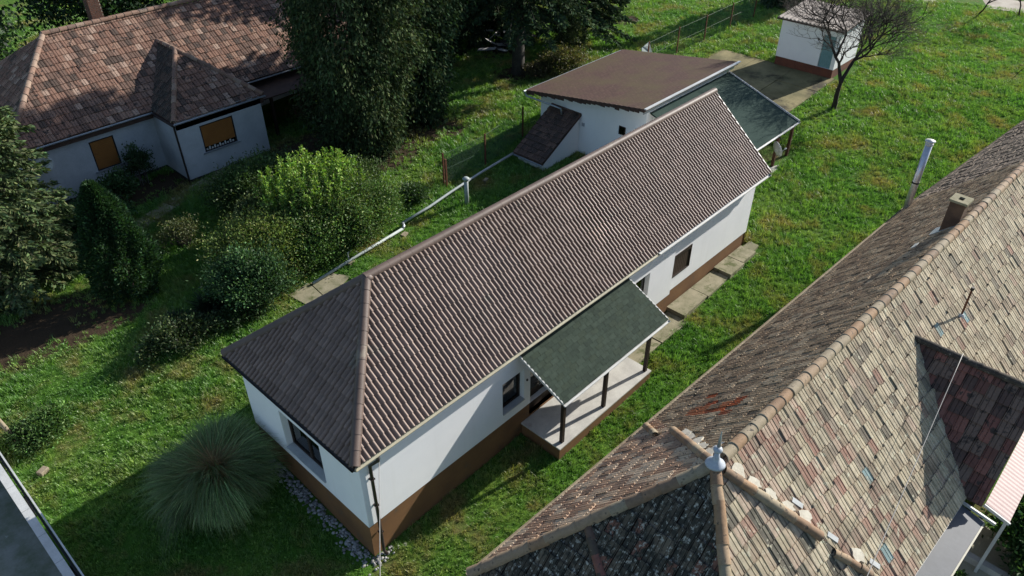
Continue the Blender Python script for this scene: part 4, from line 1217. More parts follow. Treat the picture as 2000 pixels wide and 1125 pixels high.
# cross gable on the far slope: shaded face towards us
wr0, wr1, wz, we = (13.1, -8.75), (13.1, -12.2), 5.42, 3.12
wt, wb_ = 13.1, 10.72
mb = MB()
mb.add([(13.1, -8.6, wz - .03), (13.1, -12.25, wz - .03), (wb_, -12.25, we - .03), (wb_, -11.4, we - .03)], [(0, 3, 2, 1)])
mb.add([(13.1, -8.6, wz - .03), (13.1, -12.25, wz - .03), (15.5, -12.25, we - .03), (15.5, -11.4, we - .03)], [(0, 1, 2, 3)])
mb.add([(10.9, -12.1, .2), (15.3, -12.1, .2), (15.3, -12.1, 3.2), (13.1, -12.1, wz - .1), (10.9, -12.1, 3.2)], [(0, 1, 2, 3, 4)])
wroof = mb.build("gable_roof", 'board', rhs)
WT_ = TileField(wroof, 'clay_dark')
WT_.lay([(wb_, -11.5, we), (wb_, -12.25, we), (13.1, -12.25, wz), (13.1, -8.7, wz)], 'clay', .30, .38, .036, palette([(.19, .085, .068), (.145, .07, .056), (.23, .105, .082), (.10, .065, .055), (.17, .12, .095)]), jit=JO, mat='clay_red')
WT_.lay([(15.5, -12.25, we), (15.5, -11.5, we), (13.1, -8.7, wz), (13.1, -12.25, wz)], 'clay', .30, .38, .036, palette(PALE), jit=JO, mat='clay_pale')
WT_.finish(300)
cap_row(wroof, (13.1, -12.25, wz + .04), (13.1, -8.8, wz + .04), .12, .40, 'clay_dark', [(.06, .05, .04), (.045, .04, .035)], "ridge_tile", .03)
# grey lean-to roof along the yard side eave and its gutters
g4 = [rh(7.75, QF + .02, 2.92), rh(10.75, QF + .02, 2.92), rh(10.75, QF + .62, 2.80), rh(7.75, QF + .62, 2.80)]
mb = MB(); mb.prism([p - np.array([0, 0, .1]) for p in g4], (0, 0, .1)); lt = mb.build("lean_to_roof", 'grey_sheet', rhs)
g5 = [rh(5.2, QF + .02, 2.80), rh(7.74, QF + .02, 2.80), rh(7.74, QF + .60, 2.68), rh(5.2, QF + .60, 2.68)]
mb = MB(); mb.prism([p - np.array([0, 0, .1]) for p in g5], (0, 0, .1)); mb.build("lean_to_roof", 'board', rhs)
mb = MB(); gutter(mb, rh(5.0, QF - .03, 3.03), rh(10.8, QF - .03, 3.03), .055); mb.build("gutter", 'white_metal', rhs)
mb = MB(); mb.bar(rh(10.8, QF - .02, 2.98), rh(10.8, QF + .85, 2.86), .05, .08); mb.build("edge_trim", 'white_metal', lt)
mb = MB(); mb.bar(rh(7.75, QF + .64, 2.77), rh(10.7, QF + .64, 2.77), .04, .08); mb.build("edge_trim", 'cream_metal', lt)
mb = MB(); P = [rh(7.8, QF + .05, .2), rh(10.7, QF + .05, .2), rh(10.7, QF + .55, .2), rh(7.8, QF + .55, .2)]; mb.prism(P, (0, 0, 2.6)); mb.build("lean_to_wall", 'plaster_old', rhs)
# pink corrugated awning beside the gable wall
aw = thing("corrugated_awning", (13.2, -12.6, .4), "pale pink corrugated sheet awning beside the shaded gable", "awning")
mb = MB(); V = []; n_ = 60
for i in range(n_ + 1):
    x = 11.05 + i * 4.4 / n_; h_ = .005 * (i % 2)
    V += [(x, -12.3, 2.98 + h_), (x, -12.95, 2.78 + h_), ]
M['pink_sheet'] = m_plain("pink painted sheet", (.50, .36, .34), (.44, .32, .30), 2, .55, 20, .05)
mb.add(V, [(2 * i, 2 * i + 1, 2 * i + 3, 2 * i + 2) for i in range(n_)]); mb.build("corrugated_sheet", 'pink_sheet', aw)
mb = MB(); mb.bar((11.02, -12.28, 2.93), (11.02, -12.97, 2.73), .05, .09); mb.build("edge_trim", 'white_metal', aw)
for px in (11.15, 15.2):
    mb = MB(); mb.box(px - .04, -12.93, .3, px + .04, -12.85, 2.76); mb.build("awning_post", 'white_metal', aw)
mb = MB(); mb.box(11.1, -12.93, 2.68, 15.3, -12.87, 2.75); mb.build("awning_beam", 'white_metal', aw)
# yard on the far side
yd = MB(); yd.add([(4, -22, .30), (22, -22, .42), (22, -11.2, .50), (4, -11.2, .34)], [(0, 1, 2, 3)]); o = yd.build("farm_yard", 'yard2'); o["kind"] = "structure"; o["label"] = "beige concrete yard behind the farmhouse"
mb = MB(); mb.box(11.3, -16, .3, 11.5, -12.0, .62); mb.build("low_yard_wall", 'concrete', None, label="low concrete yard kerb wall beside the farmhouse bushes", cat="wall")
# finial on the hip peak
M['finial'] = m_plain('pale zinc finial', (.42, .46, .52), (.34, .38, .44), 4, .5, 20, .1)
fin = thing("roof_finial", tuple(AP + np.array([0, 0, .08])), "pale blue grey metal finial on the farmhouse roof peak", "finial")
ax_ = (.06, .05, 1)
mb = MB(); mb.lathe(AP + (0, 0, .10), [(.23, 0), (.21, .04), (.10, .12), (.07, .22), (.055, .36)], 20, ax_); mb.build("base_cone", 'finial', fin, True)
q_ = AP + np.array([.06, .05, 1]) * .44
mb = MB(); mb.lathe(q_, [(.04, 0), (.09, .04), (.105, .08), (.085, .13), (.03, .16)], 16, ax_); mb.build("collar_ball", 'finial', fin, True)
mb = MB(); mb.lathe(q_ + (0, 0, .19), [(.045, 0), (.03, .2), (.012, .42), (.0, .44)], 10, ax_); mb.build("spike", 'zinc', fin, True)
# steel flue standing outside the eave
fl_ = thing("flue_pipe", (25.0, -5.0, 2.6), "tall shiny steel flue pipe rising past the roof edge", "flue")
mb = MB(); mb.tube([(25.0, -5.0, 2.4), (25.0, -5.0, 6.0)], .14, 14); mb.build("pipe", 'steel', fl_, True)
mb = MB(); mb.tube([(25.0, -5.0, 4.25), (25.0, -5.0, 4.31)], .155, 14); mb.build("clamp_ring", 'black_rail', fl_, True)
mb = MB(); mb.lathe((25, -5, 5.98), [(.16, 0), (.16, .05), (.13, .06), (.13, .14), (.2, .15), (.2, .18), (.02, .23), (0, .23)], 18); mb.build("rain_cap", 'white_metal', fl_, True)
mb = MB(); mb.tube([(25.0, -5.14, 4.28), (23.8, -7.2, 5.3)], .008, 5); mb.build("stay_wire", 'black_rail', fl_)
# rusty pipe vent standing on the far slope
ps = rh(15.6, 4.95, 0); zs_ = ZT - (4.95 - QR) * (ZT - ZF) / (QF - QR)
vp = thing("mast_stub", (ps[0], ps[1], zs_), "thin rusty pipe mast standing on the pale far roof slope", "mast")
mb = MB(); mb.tube([(ps[0], ps[1], zs_ - .05), (ps[0] + .03, ps[1] + .02, zs_ + 1.0)], .03, 8); mb.build("pole", 'rust', vp)
mb = MB(); mb.tube([(ps[0] + .03, ps[1] + .02, zs_ + .98), (ps[0] + .03, ps[1] + .02, zs_ + 1.08)], .05, 8); mb.build("cap", 'black_rail', vp)
mb = MB(); mb.lathe((ps[0], ps[1], zs_ + .0), [(.12, 0), (.1, .06), (.05, .12)], 10); mb.build("collar", 'white_metal', vp)
# lower barn roof beyond the farmhouse
bn = thing("barn", (33, -7.5, .8), "low barn with grey brown roof beyond the farmhouse", "barn")
BO = np.array([25.75, -4.72, 0]); bt = R(5.0); b1 = np.array([math.cos(bt), -math.sin(bt), 0]); b2 = np.array([-math.sin(bt), -math.cos(bt), 0])
def bw(p, q, z): return BO + b1 * p + b2 * q + np.array([0, 0, z])
mb = MB(); mb.prism([bw(.1, .4, .2), bw(24, .4, .2), bw(24, 6.6, .2), bw(.1, 6.6, .2)], (0, 0, 2.5)); mb.build("wall", 'plaster_old', bn)
mb = MB(); Bp = [bw(0, 0, 2.6), bw(24.3, 0, 2.6), bw(24.3, 3.6, 5.3), bw(0, 3.6, 5.3)]; Bq = [bw(24.3, 7.2, 2.6), bw(0, 7.2, 2.6), bw(0, 3.6, 5.3), bw(24.3, 3.6, 5.3)]
for P in (Bp, Bq): mb.add([p + d4 for p in P], [(0, 1, 2, 3)])
mb.add([bw(0.1, .3, 2.6), bw(.1, 6.9, 2.6), bw(.1, 3.6, 5.2)], [(0, 1, 2)])
broof2 = mb.build("roof", 'board', bn)
BF = TileField(broof2, 'clay_dark')
BF.lay(Bp, 'clay', .235, .36, .036, palette([(.20, .16, .125), (.16, .125, .10), (.25, .20, .16), (.12, .095, .075)]), jit=JO, mat='cap_clay')
BF.lay(Bq, 'clay', .235, .36, .036, palette(PALE), jit=JO, mat='clay_pale')
BF.finish(150)
cap_row(broof2, bw(.2, 3.6, 5.35), bw(24.3, 3.6, 5.35), .14, .42, 'cap_clay', RC, "ridge_tile", .02)

# ================================================================== SMALL THINGS IN THE GARDENS
def gz(u, v): return float(zg(u, v))
# vent pipe with cap in the grass
vt = thing("vent_pipe", (15.1, 11.7, gz(15.1, 11.7)), "pale grey vent pipe with mushroom cap standing in the grass", "vent pipe")
b0 = gz(15.1, 11.7)
mb = MB(); mb.tube([(15.1, 11.7, b0 - .2), (15.1, 11.7, b0 + 1.32)], .105, 14); mb.build("pipe", 'pvc', vt, True)
mb = MB(); mb.lathe((15.1, 11.7, b0 + 1.34), [(.11, -.06), (.12, 0), (.17, .02), (.18, .06), (.10, .13), (0, .15)], 16); mb.build("cap", 'pvc', vt, True)
# long drain pipe laid across the grass on bricks
dp = thing("drain_pipe", (12.5, 12.3, .6), "long pale plastic drain pipe lying across the grass", "pipe")
pts = [(6.25, 11.9), (8.9, 12.05), (11.45, 12.15)]
mb = MB(); mb.tube([(x, y, gz(x, y) + z) for (x, y), z in zip(pts, (.12, .16, .20))], .065, 10); mb.build("lower_run", 'pvc', dp, True)
mb = MB(); mb.tube([(11.4, 12.15, gz(11.4, 12.15) + .20), (11.55, 12.22, gz(11.5, 12.2) + .24), (11.62, 12.38, gz(11.6, 12.3) + .30)], .078, 10); mb.build("elbow", 'zinc', dp, True)
pts = [(11.55, 12.4, .30), (13.4, 12.5, .31), (14.9, 12.66, .36), (17.2, 12.85, .42), (19.75, 12.98, .45)]
mb = MB(); mb.tube([(x, y, gz(x, y) + z) for x, y, z in pts], .065, 10); mb.build("upper_run", 'pvc', dp, True)
for (x, y) in ((8.3, 11.98), (11.3, 11.9), (17.3, 12.6)):
    mb = MB(); mb.obox((x, y, gz(x, y) + .04), (.16, .05, 0), (-.03, .1, 0), (0, 0, .06)); mb.build("support_block", 'old_wood', dp)
mb = MB(); mb.tube([(8.35, 12.2, gz(8.3, 12.2)), (8.35, 12.2, gz(8.3, 12.2) + .42), (8.42, 12.2, gz(8.3, 12.2) + .46)], .03, 8); mb.build("tap_stand", 'white_metal', None, label="short white tap stub beside the drain pipe", cat="tap")
# broken slab at the end of the pipe
bs = thing("broken_slab", (6.3, 11.5, .45), "broken mossy concrete slab at the end of the drain pipe", "slab")
for P in ([(5.15, 12.1), (6.2, 12.15), (6.05, 10.7), (5.35, 10.5)], [(6.24, 12.1), (7.3, 11.9), (7.7, 11.2), (6.1, 10.75)]):
    mb = MB(); mb.prism([(x, y, gz(x, y) - .1) for x, y in P], (0, 0, .15)); mb.build("slab_piece", 'slab', bs)
# wire mesh fences on rusty posts
def fence(name, posts, h, label):
    t = thing(name, (posts[0][0], posts[0][1], gz(*posts[0])), label, "fence")
    for (x, y) in posts:
        z = gz(x, y); mb = MB(); mb.box(x - .035, y - .035, z - .3, x + .035, y + .035, z + h + .08); mb.build("fence_post", 'rust', t)
    mb = MB()
    for (x0, y0), (x1, y1) in zip(posts[:-1], posts[1:]):
        Ln = math.hypot(x1 - x0, y1 - y0); dx, dy = (x1 - x0) / Ln, (y1 - y0) / Ln
        s_ = -h
        while s_ < Ln:
            for sg in (1, -1):
                a = [s_, 0.05] if sg == 1 else [s_, h]
                b_ = [s_ + h - .05, h] if sg == 1 else [s_ + h - .05, .05]
                ta, tb = 0.0, 1.0
                dxs = b_[0] - a[0]
                ta = max(ta, (0 - a[0]) / dxs); tb = min(tb, (Ln - a[0]) / dxs)
                if tb <= ta: continue
                p = [a[0] + dxs * ta, a[1] + (b_[1] - a[1]) * ta]; q2 = [a[0] + dxs * tb, a[1] + (b_[1] - a[1]) * tb]
                A_ = (x0 + dx * p[0], y0 + dy * p[0], gz(x0, y0) + (gz(x1, y1) - gz(x0, y0)) * p[0] / Ln + p[1])
                B_ = (x0 + dx * q2[0], y0 + dy * q2[0], gz(x0, y0) + (gz(x1, y1) - gz(x0, y0)) * q2[0] / Ln + q2[1])
                mb.tube([A_, B_], .0028, 3, cap=False)
            s_ += .085
        for hh in (.05, h * .5, h):
            mb.tube([(x0, y0, gz(x0, y0) + hh), (x1, y1, gz(x1, y1) + hh)], .006, 4, cap=False)
    o = mb.build("wire_mesh", 'wire', t); o["kind"] = "stuff"
    return t
fence("wire_fence", [(15.6, 13.85), (18.45, 13.75), (22.1, 14.45)], 1.72, "rusty post wire fence ending near the vent pipe")
fence("wire_fence", [(34.6, 14.9), (38.1, 14.9), (41.4, 14.8), (44.8, 14.75), (48.2, 14.7)], 1.75, "green wire fence behind the annex and yard")
mb = MB(); mb.box(15.53, 13.6, gz(15.6, 13.8) - .2, 15.62, 13.68, gz(15.6, 13.8) + 1.55); mb.build("leaning_stake", 'rust', None, label="rusty second stake beside the near fence post", cat="stake")
# sheet leaning on the fence behind the annex roof
mb = MB(); mb.prism([(33.2, 14.1, 1.2), (35.2, 14.5, 1.25), (35.0, 15.2, 3.05), (33.9, 15.0, 2.95)], (.02, -.03, .01)); sh_ = mb.build("leaning_sheet", 'tarp', None, label="blue grey sheet leaning behind the annex roof", cat="sheet")
# boundary wall with white coping slabs and a black rail
bwl = thing("boundary_wall", (-6.4, 6, 0), "white topped boundary wall along the dark pavement", "wall")
mb = MB(); mb.box(-6.46, -6, -.4, -6.28, 24, 1.12); mb.build("wall_body", 'plaster_old', bwl)
for i in range(24):
    v = -5.5 + i * 1.22
    mb = MB(); mb.box(-6.485, v, 1.12, -6.255, v + 1.205, 1.175); mb.build("coping_slab", 'white_metal', bwl)
mb = MB(); mb.box(-6.20, -6, 1.02, -6.14, 24, 1.08); mb.build("top_rail", 'black_rail', bwl)
mb = MB(); mb.box(-6.13, -6, 1.0, -6.085, 24, 1.19); mb.build("edge_board", 'white_metal', bwl)
for i in range(8):
    mb = MB(); mb.box(-6.24, -5 + i * 3.4, -.2, -6.18, -4.94 + i * 3.4, 1.02); mb.build("rail_post", 'black_rail', bwl)
# wooden pole leaning at the boundary
mb = MB(); mb.tube([(-5.45, 11.9, 0), (-5.75, 12.35, 1.9), (-5.95, 12.6, 3.2)], [.075, .07, .06], 8); mb.build("wooden_pole", 'old_wood', None, True, label="bleached wooden pole leaning by the boundary wall", cat="pole")
mb = MB(); mb.obox((-5.4, 10.15, gz(-5.4, 10.1) + .09), (.14, .06, 0), (-.05, .1, 0), (0, 0, .08)); mb.build("loose_brick", 'old_wood', None, bevel=.02, label="pale loose stone block in the grass by the wall", cat="stone")
# overhead cables
def cable(A, B, sag, r, label):
    A, B = np.array(A, float), np.array(B, float); mb = MB()
    mb.tube([A + (B - A) * t - np.array([0, 0, sag * 4 * t * (1 - t)]) for t in np.linspace(0, 1, 14)], r, 5)
    mb.build("overhead_cable", 'cable', None, True, label=label, cat="cable")
cable((.6, -.1, 3.9), (-4.6, -6.8, 4.9), .05, .011, "thin grey cable running from the white house corner")
cable((12.95, -10.2, 5.75), (1.2, -11.4, 5.55), .35, .010, "thin cable stretched over the pale farmhouse roof")

# scrap heap of pale boards under the conifers
hp_ = thing("scrap_heap", (31.5, 24.6, 1.3), "heap of pale scrap boards under the dark conifers", "scrap heap")
for i in range(26):
    c = np.array([31.5 + rng.normal(0, .75), 24.7 + rng.normal(0, .65), 1.45 + abs(rng.normal(0, .35))])
    a = rng.uniform(0, 6.28); tl = rng.normal(0, .35)
    d_ = np.array([math.cos(a) * math.cos(tl), math.sin(a) * math.cos(tl), math.sin(tl)]); s2 = unit(np.cross(d_, (0, 0, 1))); n2 = np.cross(s2, d_)
    mb = MB(); mb.obox(c, d_ * rng.uniform(.3, .8), s2 * rng.uniform(.06, .3), n2 * .02); mb.build("board", 'pale_board' if rng.random() < .6 else 'plinth_dark', hp_)

# ================================================================== PLANTS
def rand_dirs(n, up=0.0):
    d = rng.normal(size=(n, 3)); d[:, 2] += up
    return d / np.linalg.norm(d, axis=1)[:, None]
def leaves_mesh(name, P, D, Ln, Wd, C_, mat, parent, fold=0.0):
    n = len(P)
    side = np.cross(D, rng.normal(size=(n, 3))); side /= np.linalg.norm(side, axis=1)[:, None] + 1e-9
    Ln = np.broadcast_to(np.asarray(Ln, float), (n,))[:, None]; Wd = np.broadcast_to(np.asarray(Wd, float), (n,))[:, None]
    a = P; b_ = P + D * Ln * .5 + side * Wd * .5; c = P + D * Ln; d = P + D * Ln * .5 - side * Wd * .5
    V = np.stack([a, b_, c, d], 1).reshape(-1, 3) - wloc(parent)
    F = np.arange(4 * n).reshape(n, 4)
    me = arr_mesh(name, V, F, np.repeat(C_, 4, axis=0))
    return mesh_obj(name, me, mat, parent)
def mixcol(n, cols, var=.25):
    cols = np.array(cols); k = rng.integers(len(cols), size=n)
    return cols[k] * np.exp(rng.normal(0, var, size=(n, 1))) * np.exp(rng.normal(0, .06, size=(n, 3)))

def bush(name, cu, cv, ru, rv, h, n, leaf, cols, label, cat="shrub", z0=0.12, clump=(40, .35), upb=.3, stems=7, mat='leaf', group=None, ratio=.5, hollow=.55):
    zb = gz(cu, cv); t = thing(name, (cu, cv, zb), label, cat, group)
    m = clump[0]
    d = rand_dirs(m, .35); d[:, 2] = np.abs(d[:, 2]) * 1.0 - .25
    rr = hollow + (1 - hollow) * rng.random(m) ** .6
    rr *= 1 + rng.normal(0, .10, m)
    cen = np.stack([cu + d[:, 0] * ru * rr, cv + d[:, 1] * rv * rr, zb + h * (.42 + .58 * d[:, 2] * rr)], 1)
    cen[:, 2] = np.maximum(cen[:, 2], zb + z0 + .1)
    k = rng.integers(m, size=n)
    tone = np.exp(rng.normal(0, .22, m))
    off_ = rng.normal(size=(n, 3)) * clump[1] * np.array([1, 1, .8])
    P = cen[k] + off_
    P[:, 2] = np.maximum(P[:, 2], zb + .04)
    out = P - np.array([cu, cv, zb + h * .3]); out /= np.linalg.norm(out, axis=1)[:, None] + 1e-6
    D = out * .7 + rand_dirs(n, upb) * .9; D /= np.linalg.norm(D, axis=1)[:, None]
    C_ = mixcol(n, cols) * tone[k][:, None]
    mb = MB()
    for i in range(stems):
        q2 = cen[rng.integers(m)]
        b_ = np.array([cu + rng.normal(0, .12), cv + rng.normal(0, .12), zb - .1])
        mid = (b_ + q2) / 2 + rng.normal(0, .12, 3)
        mb.tube([b_, mid, q2], [.035, .025, .01], 5)
    mb.build("stems", 'twig', t)
    leaves_mesh("foliage", P, D, leaf * rng.uniform(.7, 1.3, n), leaf * ratio * rng.uniform(.8, 1.2, n), C_, mat, t)
    return t

def conifer(name, cu, cv, h, r, z0, label, cols, n_whorl=34, per=8, dens=9, spray=.30, droop=.45, tr=.22, top_r=.25, mat='needle', power=.85, group=None, lean=(0, 0), asym=None):
    zb = gz(cu, cv); t = thing(name, (cu, cv, zb), label, "tree", group)
    mb = MB(); mb.tube([(cu, cv, zb - .3), (cu, cv, zb + .35), (cu + lean[0] * .5, cv + lean[1] * .5, zb + h * .5), (cu + lean[0], cv + lean[1], zb + h * .98)], [tr * 1.35, tr, tr * .65, .03], 10)
    mb.build("trunk", 'bark_grey', t, True)
    P, D, Ln = [], [], []; bm_ = MB(); tone = []
    for w in range(n_whorl):
        f = (w + rng.uniform(-.3, .3)) / n_whorl; f = min(max(f, 0), 1)
        z = z0 + (h - z0) * f
        R_ = r * ((1 - f) ** power) + top_r * .3
        for b_ in range(per):
            a = rng.uniform(0, 2 * math.pi)
            Lb = R_ * rng.uniform(.72, 1.1)
            if asym is not None: Lb *= 1 + asym[2] * math.cos(a - math.atan2(asym[1], asym[0]))
            az = np.array([math.cos(a), math.sin(a), 0.0]); sd = np.array([-math.sin(a), math.cos(a), 0.0])
            dr = droop * rng.uniform(.7, 1.3) * (1 - .5 * f)
            base = np.array([cu + lean[0] * f, cv + lean[1] * f, zb + z])
            m = max(4, int(dens * Lb))
            ss = (np.arange(m) + rng.random(m)) / m
            ss = .12 + .88 * ss ** .8
            curve = base + np.outer(ss * Lb, az) + np.outer(-dr * Lb * (ss ** 1.3) + .22 * dr * Lb * ss ** 4, [0, 0, 1])
            if Lb > .6: bm_.tube([base, curve[m // 2], curve[-1]], [.03 + .008 * Lb, .02, .006], 4, cap=False)
            br_tone = math.exp(rng.normal(0, .22))
            for sg in (-1, 1, 0, -1, 1):
                wdt = (.30 * Lb * (1 - ss) + .14) * rng.uniform(.5, 1.1, m)
                d_ = sd * sg * .8 + az * .75
                dd = d_[None, :] + rng.normal(0, .22, (m, 3)); dd[:, 2] -= .25 + .35 * droop
                dd /= np.linalg.norm(dd, axis=1)[:, None]
                st_ = rng.random(m)[:, None] * .75
                P.append(curve + dd * wdt[:, None] * st_ * (1 if sg else .2) + rng.normal(0, .04, (m, 3)))
                D.append(dd); Ln.append(np.full(m, spray) * rng.uniform(.7, 1.3, m)); tone.append(np.full(m, br_tone))
    P = np.concatenate(P); D = np.concatenate(D); Ln = np.concatenate(Ln); tone = np.concatenate(tone)
    n = len(P)
    bm_.build("branches", 'bark_grey', t)
    leaves_mesh("crown", P, D, Ln, Ln * rng.uniform(.28, .5, n), mixcol(n, cols, .18) * tone[:, None], mat, t)
    return t, n

SPR = [(.070, .105, .045), (.055, .09, .042), (.09, .125, .055), (.11, .13, .06)]
DKC = [(.028, .055, .028), (.038, .066, .032), (.024, .044, .024), (.05, .07, .034)]
GRC = [(.046, .072, .031), (.037, .06, .027), (.064, .082, .038), (.03, .048, .024)]
# corner spruce on the left edge
conifer("spruce_tree", -2.1, 22.0, 12.0, 3.3, .5, "grey green spruce filling the left edge", SPR, 50, 10, 15, .22, .35, .18, power=.38)
# the two dark conifers between the gardens
def shaggy(name, cu, cv, h, r, label, cols, clumps, per, spray):
    zb = gz(cu, cv); t = thing(name, (cu, cv, zb), label, "tree")
    mb = MB(); mb.tube([(cu, cv, zb - .2), (cu, cv, zb + h * .5), (cu, cv, zb + h * .95)], [.3, .2, .03], 8)
    an = rng.uniform(0, 6.283, clumps); f = rng.random(clumps) ** 1.1
    lob = 1 + .20 * np.sin(an * 3 + f * 7) + .12 * np.sin(an * 7 - f * 15)
    rad = r * lob * np.sin(np.clip(.35 + f * 1.3, 0, 1.57)) ** .6 * (1 - np.clip((f - .55) / .45, 0, 1) ** 1.6) * (.45 + .55 * rng.random(clumps) ** .45)
    cen = np.stack([cu + rad * np.cos(an), cv + rad * np.sin(an), zb + .3 + f * h], 1)
    for q2 in cen[:40]:
        mb.tube([(cu, cv, q2[2] + .5), (np.array([cu, cv, q2[2] + .6]) + q2) / 2, q2], [.05, .035, .01], 4, cap=False)
    mb.build("trunk", 'bark_grey', t, True)
    n = clumps * per; k = np.repeat(np.arange(clumps), per); tone = np.exp(rng.normal(0, .28, clumps))
    out = np.stack([np.cos(an), np.sin(an), np.zeros(clumps)], 1)[k]
    P = cen[k] + rng.normal(size=(n, 3)) * np.array([.30, .30, .34]) + out * rng.random((n, 1)) * .25
    P[:, 2] = np.maximum(P[:, 2], zb + .1)
    D = out * .55 + rng.normal(0, .45, (n, 3)) + np.array([0, 0, -.75]); D /= np.linalg.norm(D, axis=1)[:, None]
    Ln = spray * rng.uniform(.6, 1.4, n)
    leaves_mesh("crown", P, D, Ln, Ln * rng.uniform(.3, .55, n), mixcol(n, cols, .2) * tone[k][:, None], 'needle', t)
shaggy("shaggy_evergreen", 15.7, 20.4, 13.0, 3.15, "big shaggy dark evergreen hiding the old house end", GRC, 950, 85, .20)
shaggy("shaggy_evergreen", 19.9, 21.2, 14.0, 2.75, "taller darker evergreen behind the shaggy one", DKC, 800, 75, .21)
# tall spruce with bare lower trunk beyond the annex
conifer("tall_spruce", 28.7, 20.9, 19.0, 4.8, 5.2, "tall spruce with thick bare lower trunk behind the annex", DKC, 42, 9, 12, .28, .55, .42, power=.75)
conifer("young_conifer", 36.2, 21.5, 12.0, 3.4, 1.9, "smaller conifer with short trunk at the top edge", DKC, 34, 8, 12, .27, .5, .17, power=.75)
conifer("conifer_tree", 33.2, 27.8, 15.0, 4.2, .9, "dark conifer behind the scrap heap", DKC, 36, 8, 8, .36, .55, .25, power=.75)
conifer("conifer_tree", 26.5, 28.5, 17.0, 4.0, .5, "dark conifer right of the old house ridge end", DKC, 36, 8, 7, .38, .6, .25, power=.7)
conifer("conifer_tree", 53.5, 14.5, 9.0, 2.6, .3, "dark bushy conifer behind the white shed", DKC, 24, 8, 8, .36, .5, .2, power=.7)
# dark evergreen at the top left corner and trees behind the old house
GLO = [(.020, .048, .018), (.028, .060, .022), (.015, .036, .015)]
def leafy(name, cu, cv, h, r, label, cols, n, leaf, clumps=90, trunk=.22):
    zb = gz(cu, cv); t = thing(name, (cu, cv, zb), label, "tree")
    mb = MB(); mb.tube([(cu, cv, zb - .2), (cu + .1, cv, zb + h * .45), (cu, cv + .1, zb + h * .8)], [trunk, trunk * .7, .04], 8)
    d = rand_dirs(clumps, .1); rr = rng.random(clumps) ** .4
    cen = np.array([cu, cv, zb + h * .60]) + d * rr[:, None] * np.array([r, r, h * .42])
    for q2 in cen[:14]:
        mb.tube([(cu, cv, zb + h * .35), (np.array([cu, cv, zb + h * .45]) + q2) / 2, q2], [.07, .045, .012], 5)
    mb.build("trunk", 'bark', t, True)
    k = rng.integers(clumps, size=n); tone = np.exp(rng.normal(0, .25, clumps))
    P = cen[k] + rng.normal(size=(n, 3)) * r * .16
    D = rand_dirs(n, .15)
    leaves_mesh("crown", P, D, leaf * rng.uniform(.7, 1.3, n), leaf * .6, mixcol(n, cols) * tone[k][:, None], 'leaf', t)
    return t
leafy("evergreen_tree", 1.6, 41.5, 9.5, 4.2, "dark glossy evergreen at the top left corner", GLO, 22000, .30, 120)
leafy("garden_tree", 12.5, 44.5, 9.0, 4.2, "dark leafy tree behind the old house chimney", GLO, 16000, .30, 110)
leafy("garden_tree", 22.5, 43.0, 9.0, 4.2, "dark leafy tree behind the old house ridge", [(.035, .06, .02), (.03, .055, .02), (.05, .07, .022)], 16000, .30, 110)
leafy("garden_tree", 45.5, 31.0, 9.0, 3.4, "dark leafy tree beyond the top edge", GLO, 9000, .30, 80)
# thuja column by the spruce
zb = gz(.95, 17.3); t = thing("thuja_column", (.95, 17.3, zb), "dark narrow evergreen column beside the spruce", "tree")
mb = MB(); mb.tube([(.95, 17.3, zb - .2), (.95, 17.3, zb + 4.2)], [.12, .03], 7); mb.build("trunk", 'bark', t)
n = 26000; an = rng.uniform(0, 6.283, n); f = rng.random(n) ** .85
lump = 1 + .16 * np.sin(an * 4 + f * 9) + .10 * np.sin(an * 9 - f * 17)
rad = (1.22 * (1 - f ** 2.6) * (.78 + .22 * np.sin(np.minimum(f * 4, 1.57)))) * lump * (.60 + .4 * rng.random(n) ** .5) + .1
P = np.stack([.95 + rad * np.cos(an) - .15 * f, 17.3 + rad * np.sin(an) + .15 * f, zb + .1 + 5.0 * f], 1)
D = np.stack([np.cos(an) * .6, np.sin(an) * .6, np.full(n, .55)], 1) + rng.normal(0, .4, (n, 3)); D /= np.linalg.norm(D, axis=1)[:, None]
leaves_mesh("crown", P, D, .16 * rng.uniform(.7, 1.3, n), .075, mixcol(n, [(.022, .055, .022), (.030, .07, .026), (.016, .042, .018)]) * np.where(rng.random((n, 1)) < .04, 2.4, 1.0), 'leaf', t)

# big shrub with bright upright shoots
SHB = [(.055, .10, .022), (.075, .12, .028), (.042, .08, .02), (.09, .12, .04)]
t = bush("flowering_shrub", 9.0, 14.5, 2.75, 2.3, 3.1, 52000, .12, [(0.074, 0.142, 0.038), (0.101, 0.176, 0.046), (0.128, 0.169, 0.057), (0.061, 0.115, 0.035)], "large round shrub with bright upright leafy shoots", "shrub", clump=(190, .30), stems=16)
zb = gz(9, 14.6); P, D = [], []; mb = MB()
for i in range(150):
    a = rng.uniform(0, 6.283); r_ = 2.4 * math.sqrt(rng.random())
    x, y = 8.9 + r_ * math.cos(a), 15.2 + r_ * .85 * math.sin(a)
    hh = 1.5 + 1.0 * (1 - (r_ / 2.3) ** 2); ln = rng.uniform(.8, 1.7)
    b_ = np.array([x, y, zb + hh]); tip = b_ + np.array([rng.normal(0, .10) + .03 * math.cos(a), rng.normal(0, .10), ln])
    mb.tube([b_, tip], [.012, .004], 4, cap=False)
    m = int(ln * 46); s_ = rng.random(m)[:, None]
    P.append(b_ + (tip - b_) * s_); d_ = rand_dirs(m, .9); D.append(d_)
P = np.concatenate(P); D = np.concatenate(D); n = len(P)
mb.build("shoots", 'twig', t)
leaves_mesh("shoot_foliage", P, D, .15 * rng.uniform(.7, 1.3, n), .07, mixcol(n, [(.15, .27, .04), (.19, .32, .05), (.12, .23, .04), (.26, .36, .08)]), 'leaf', t)
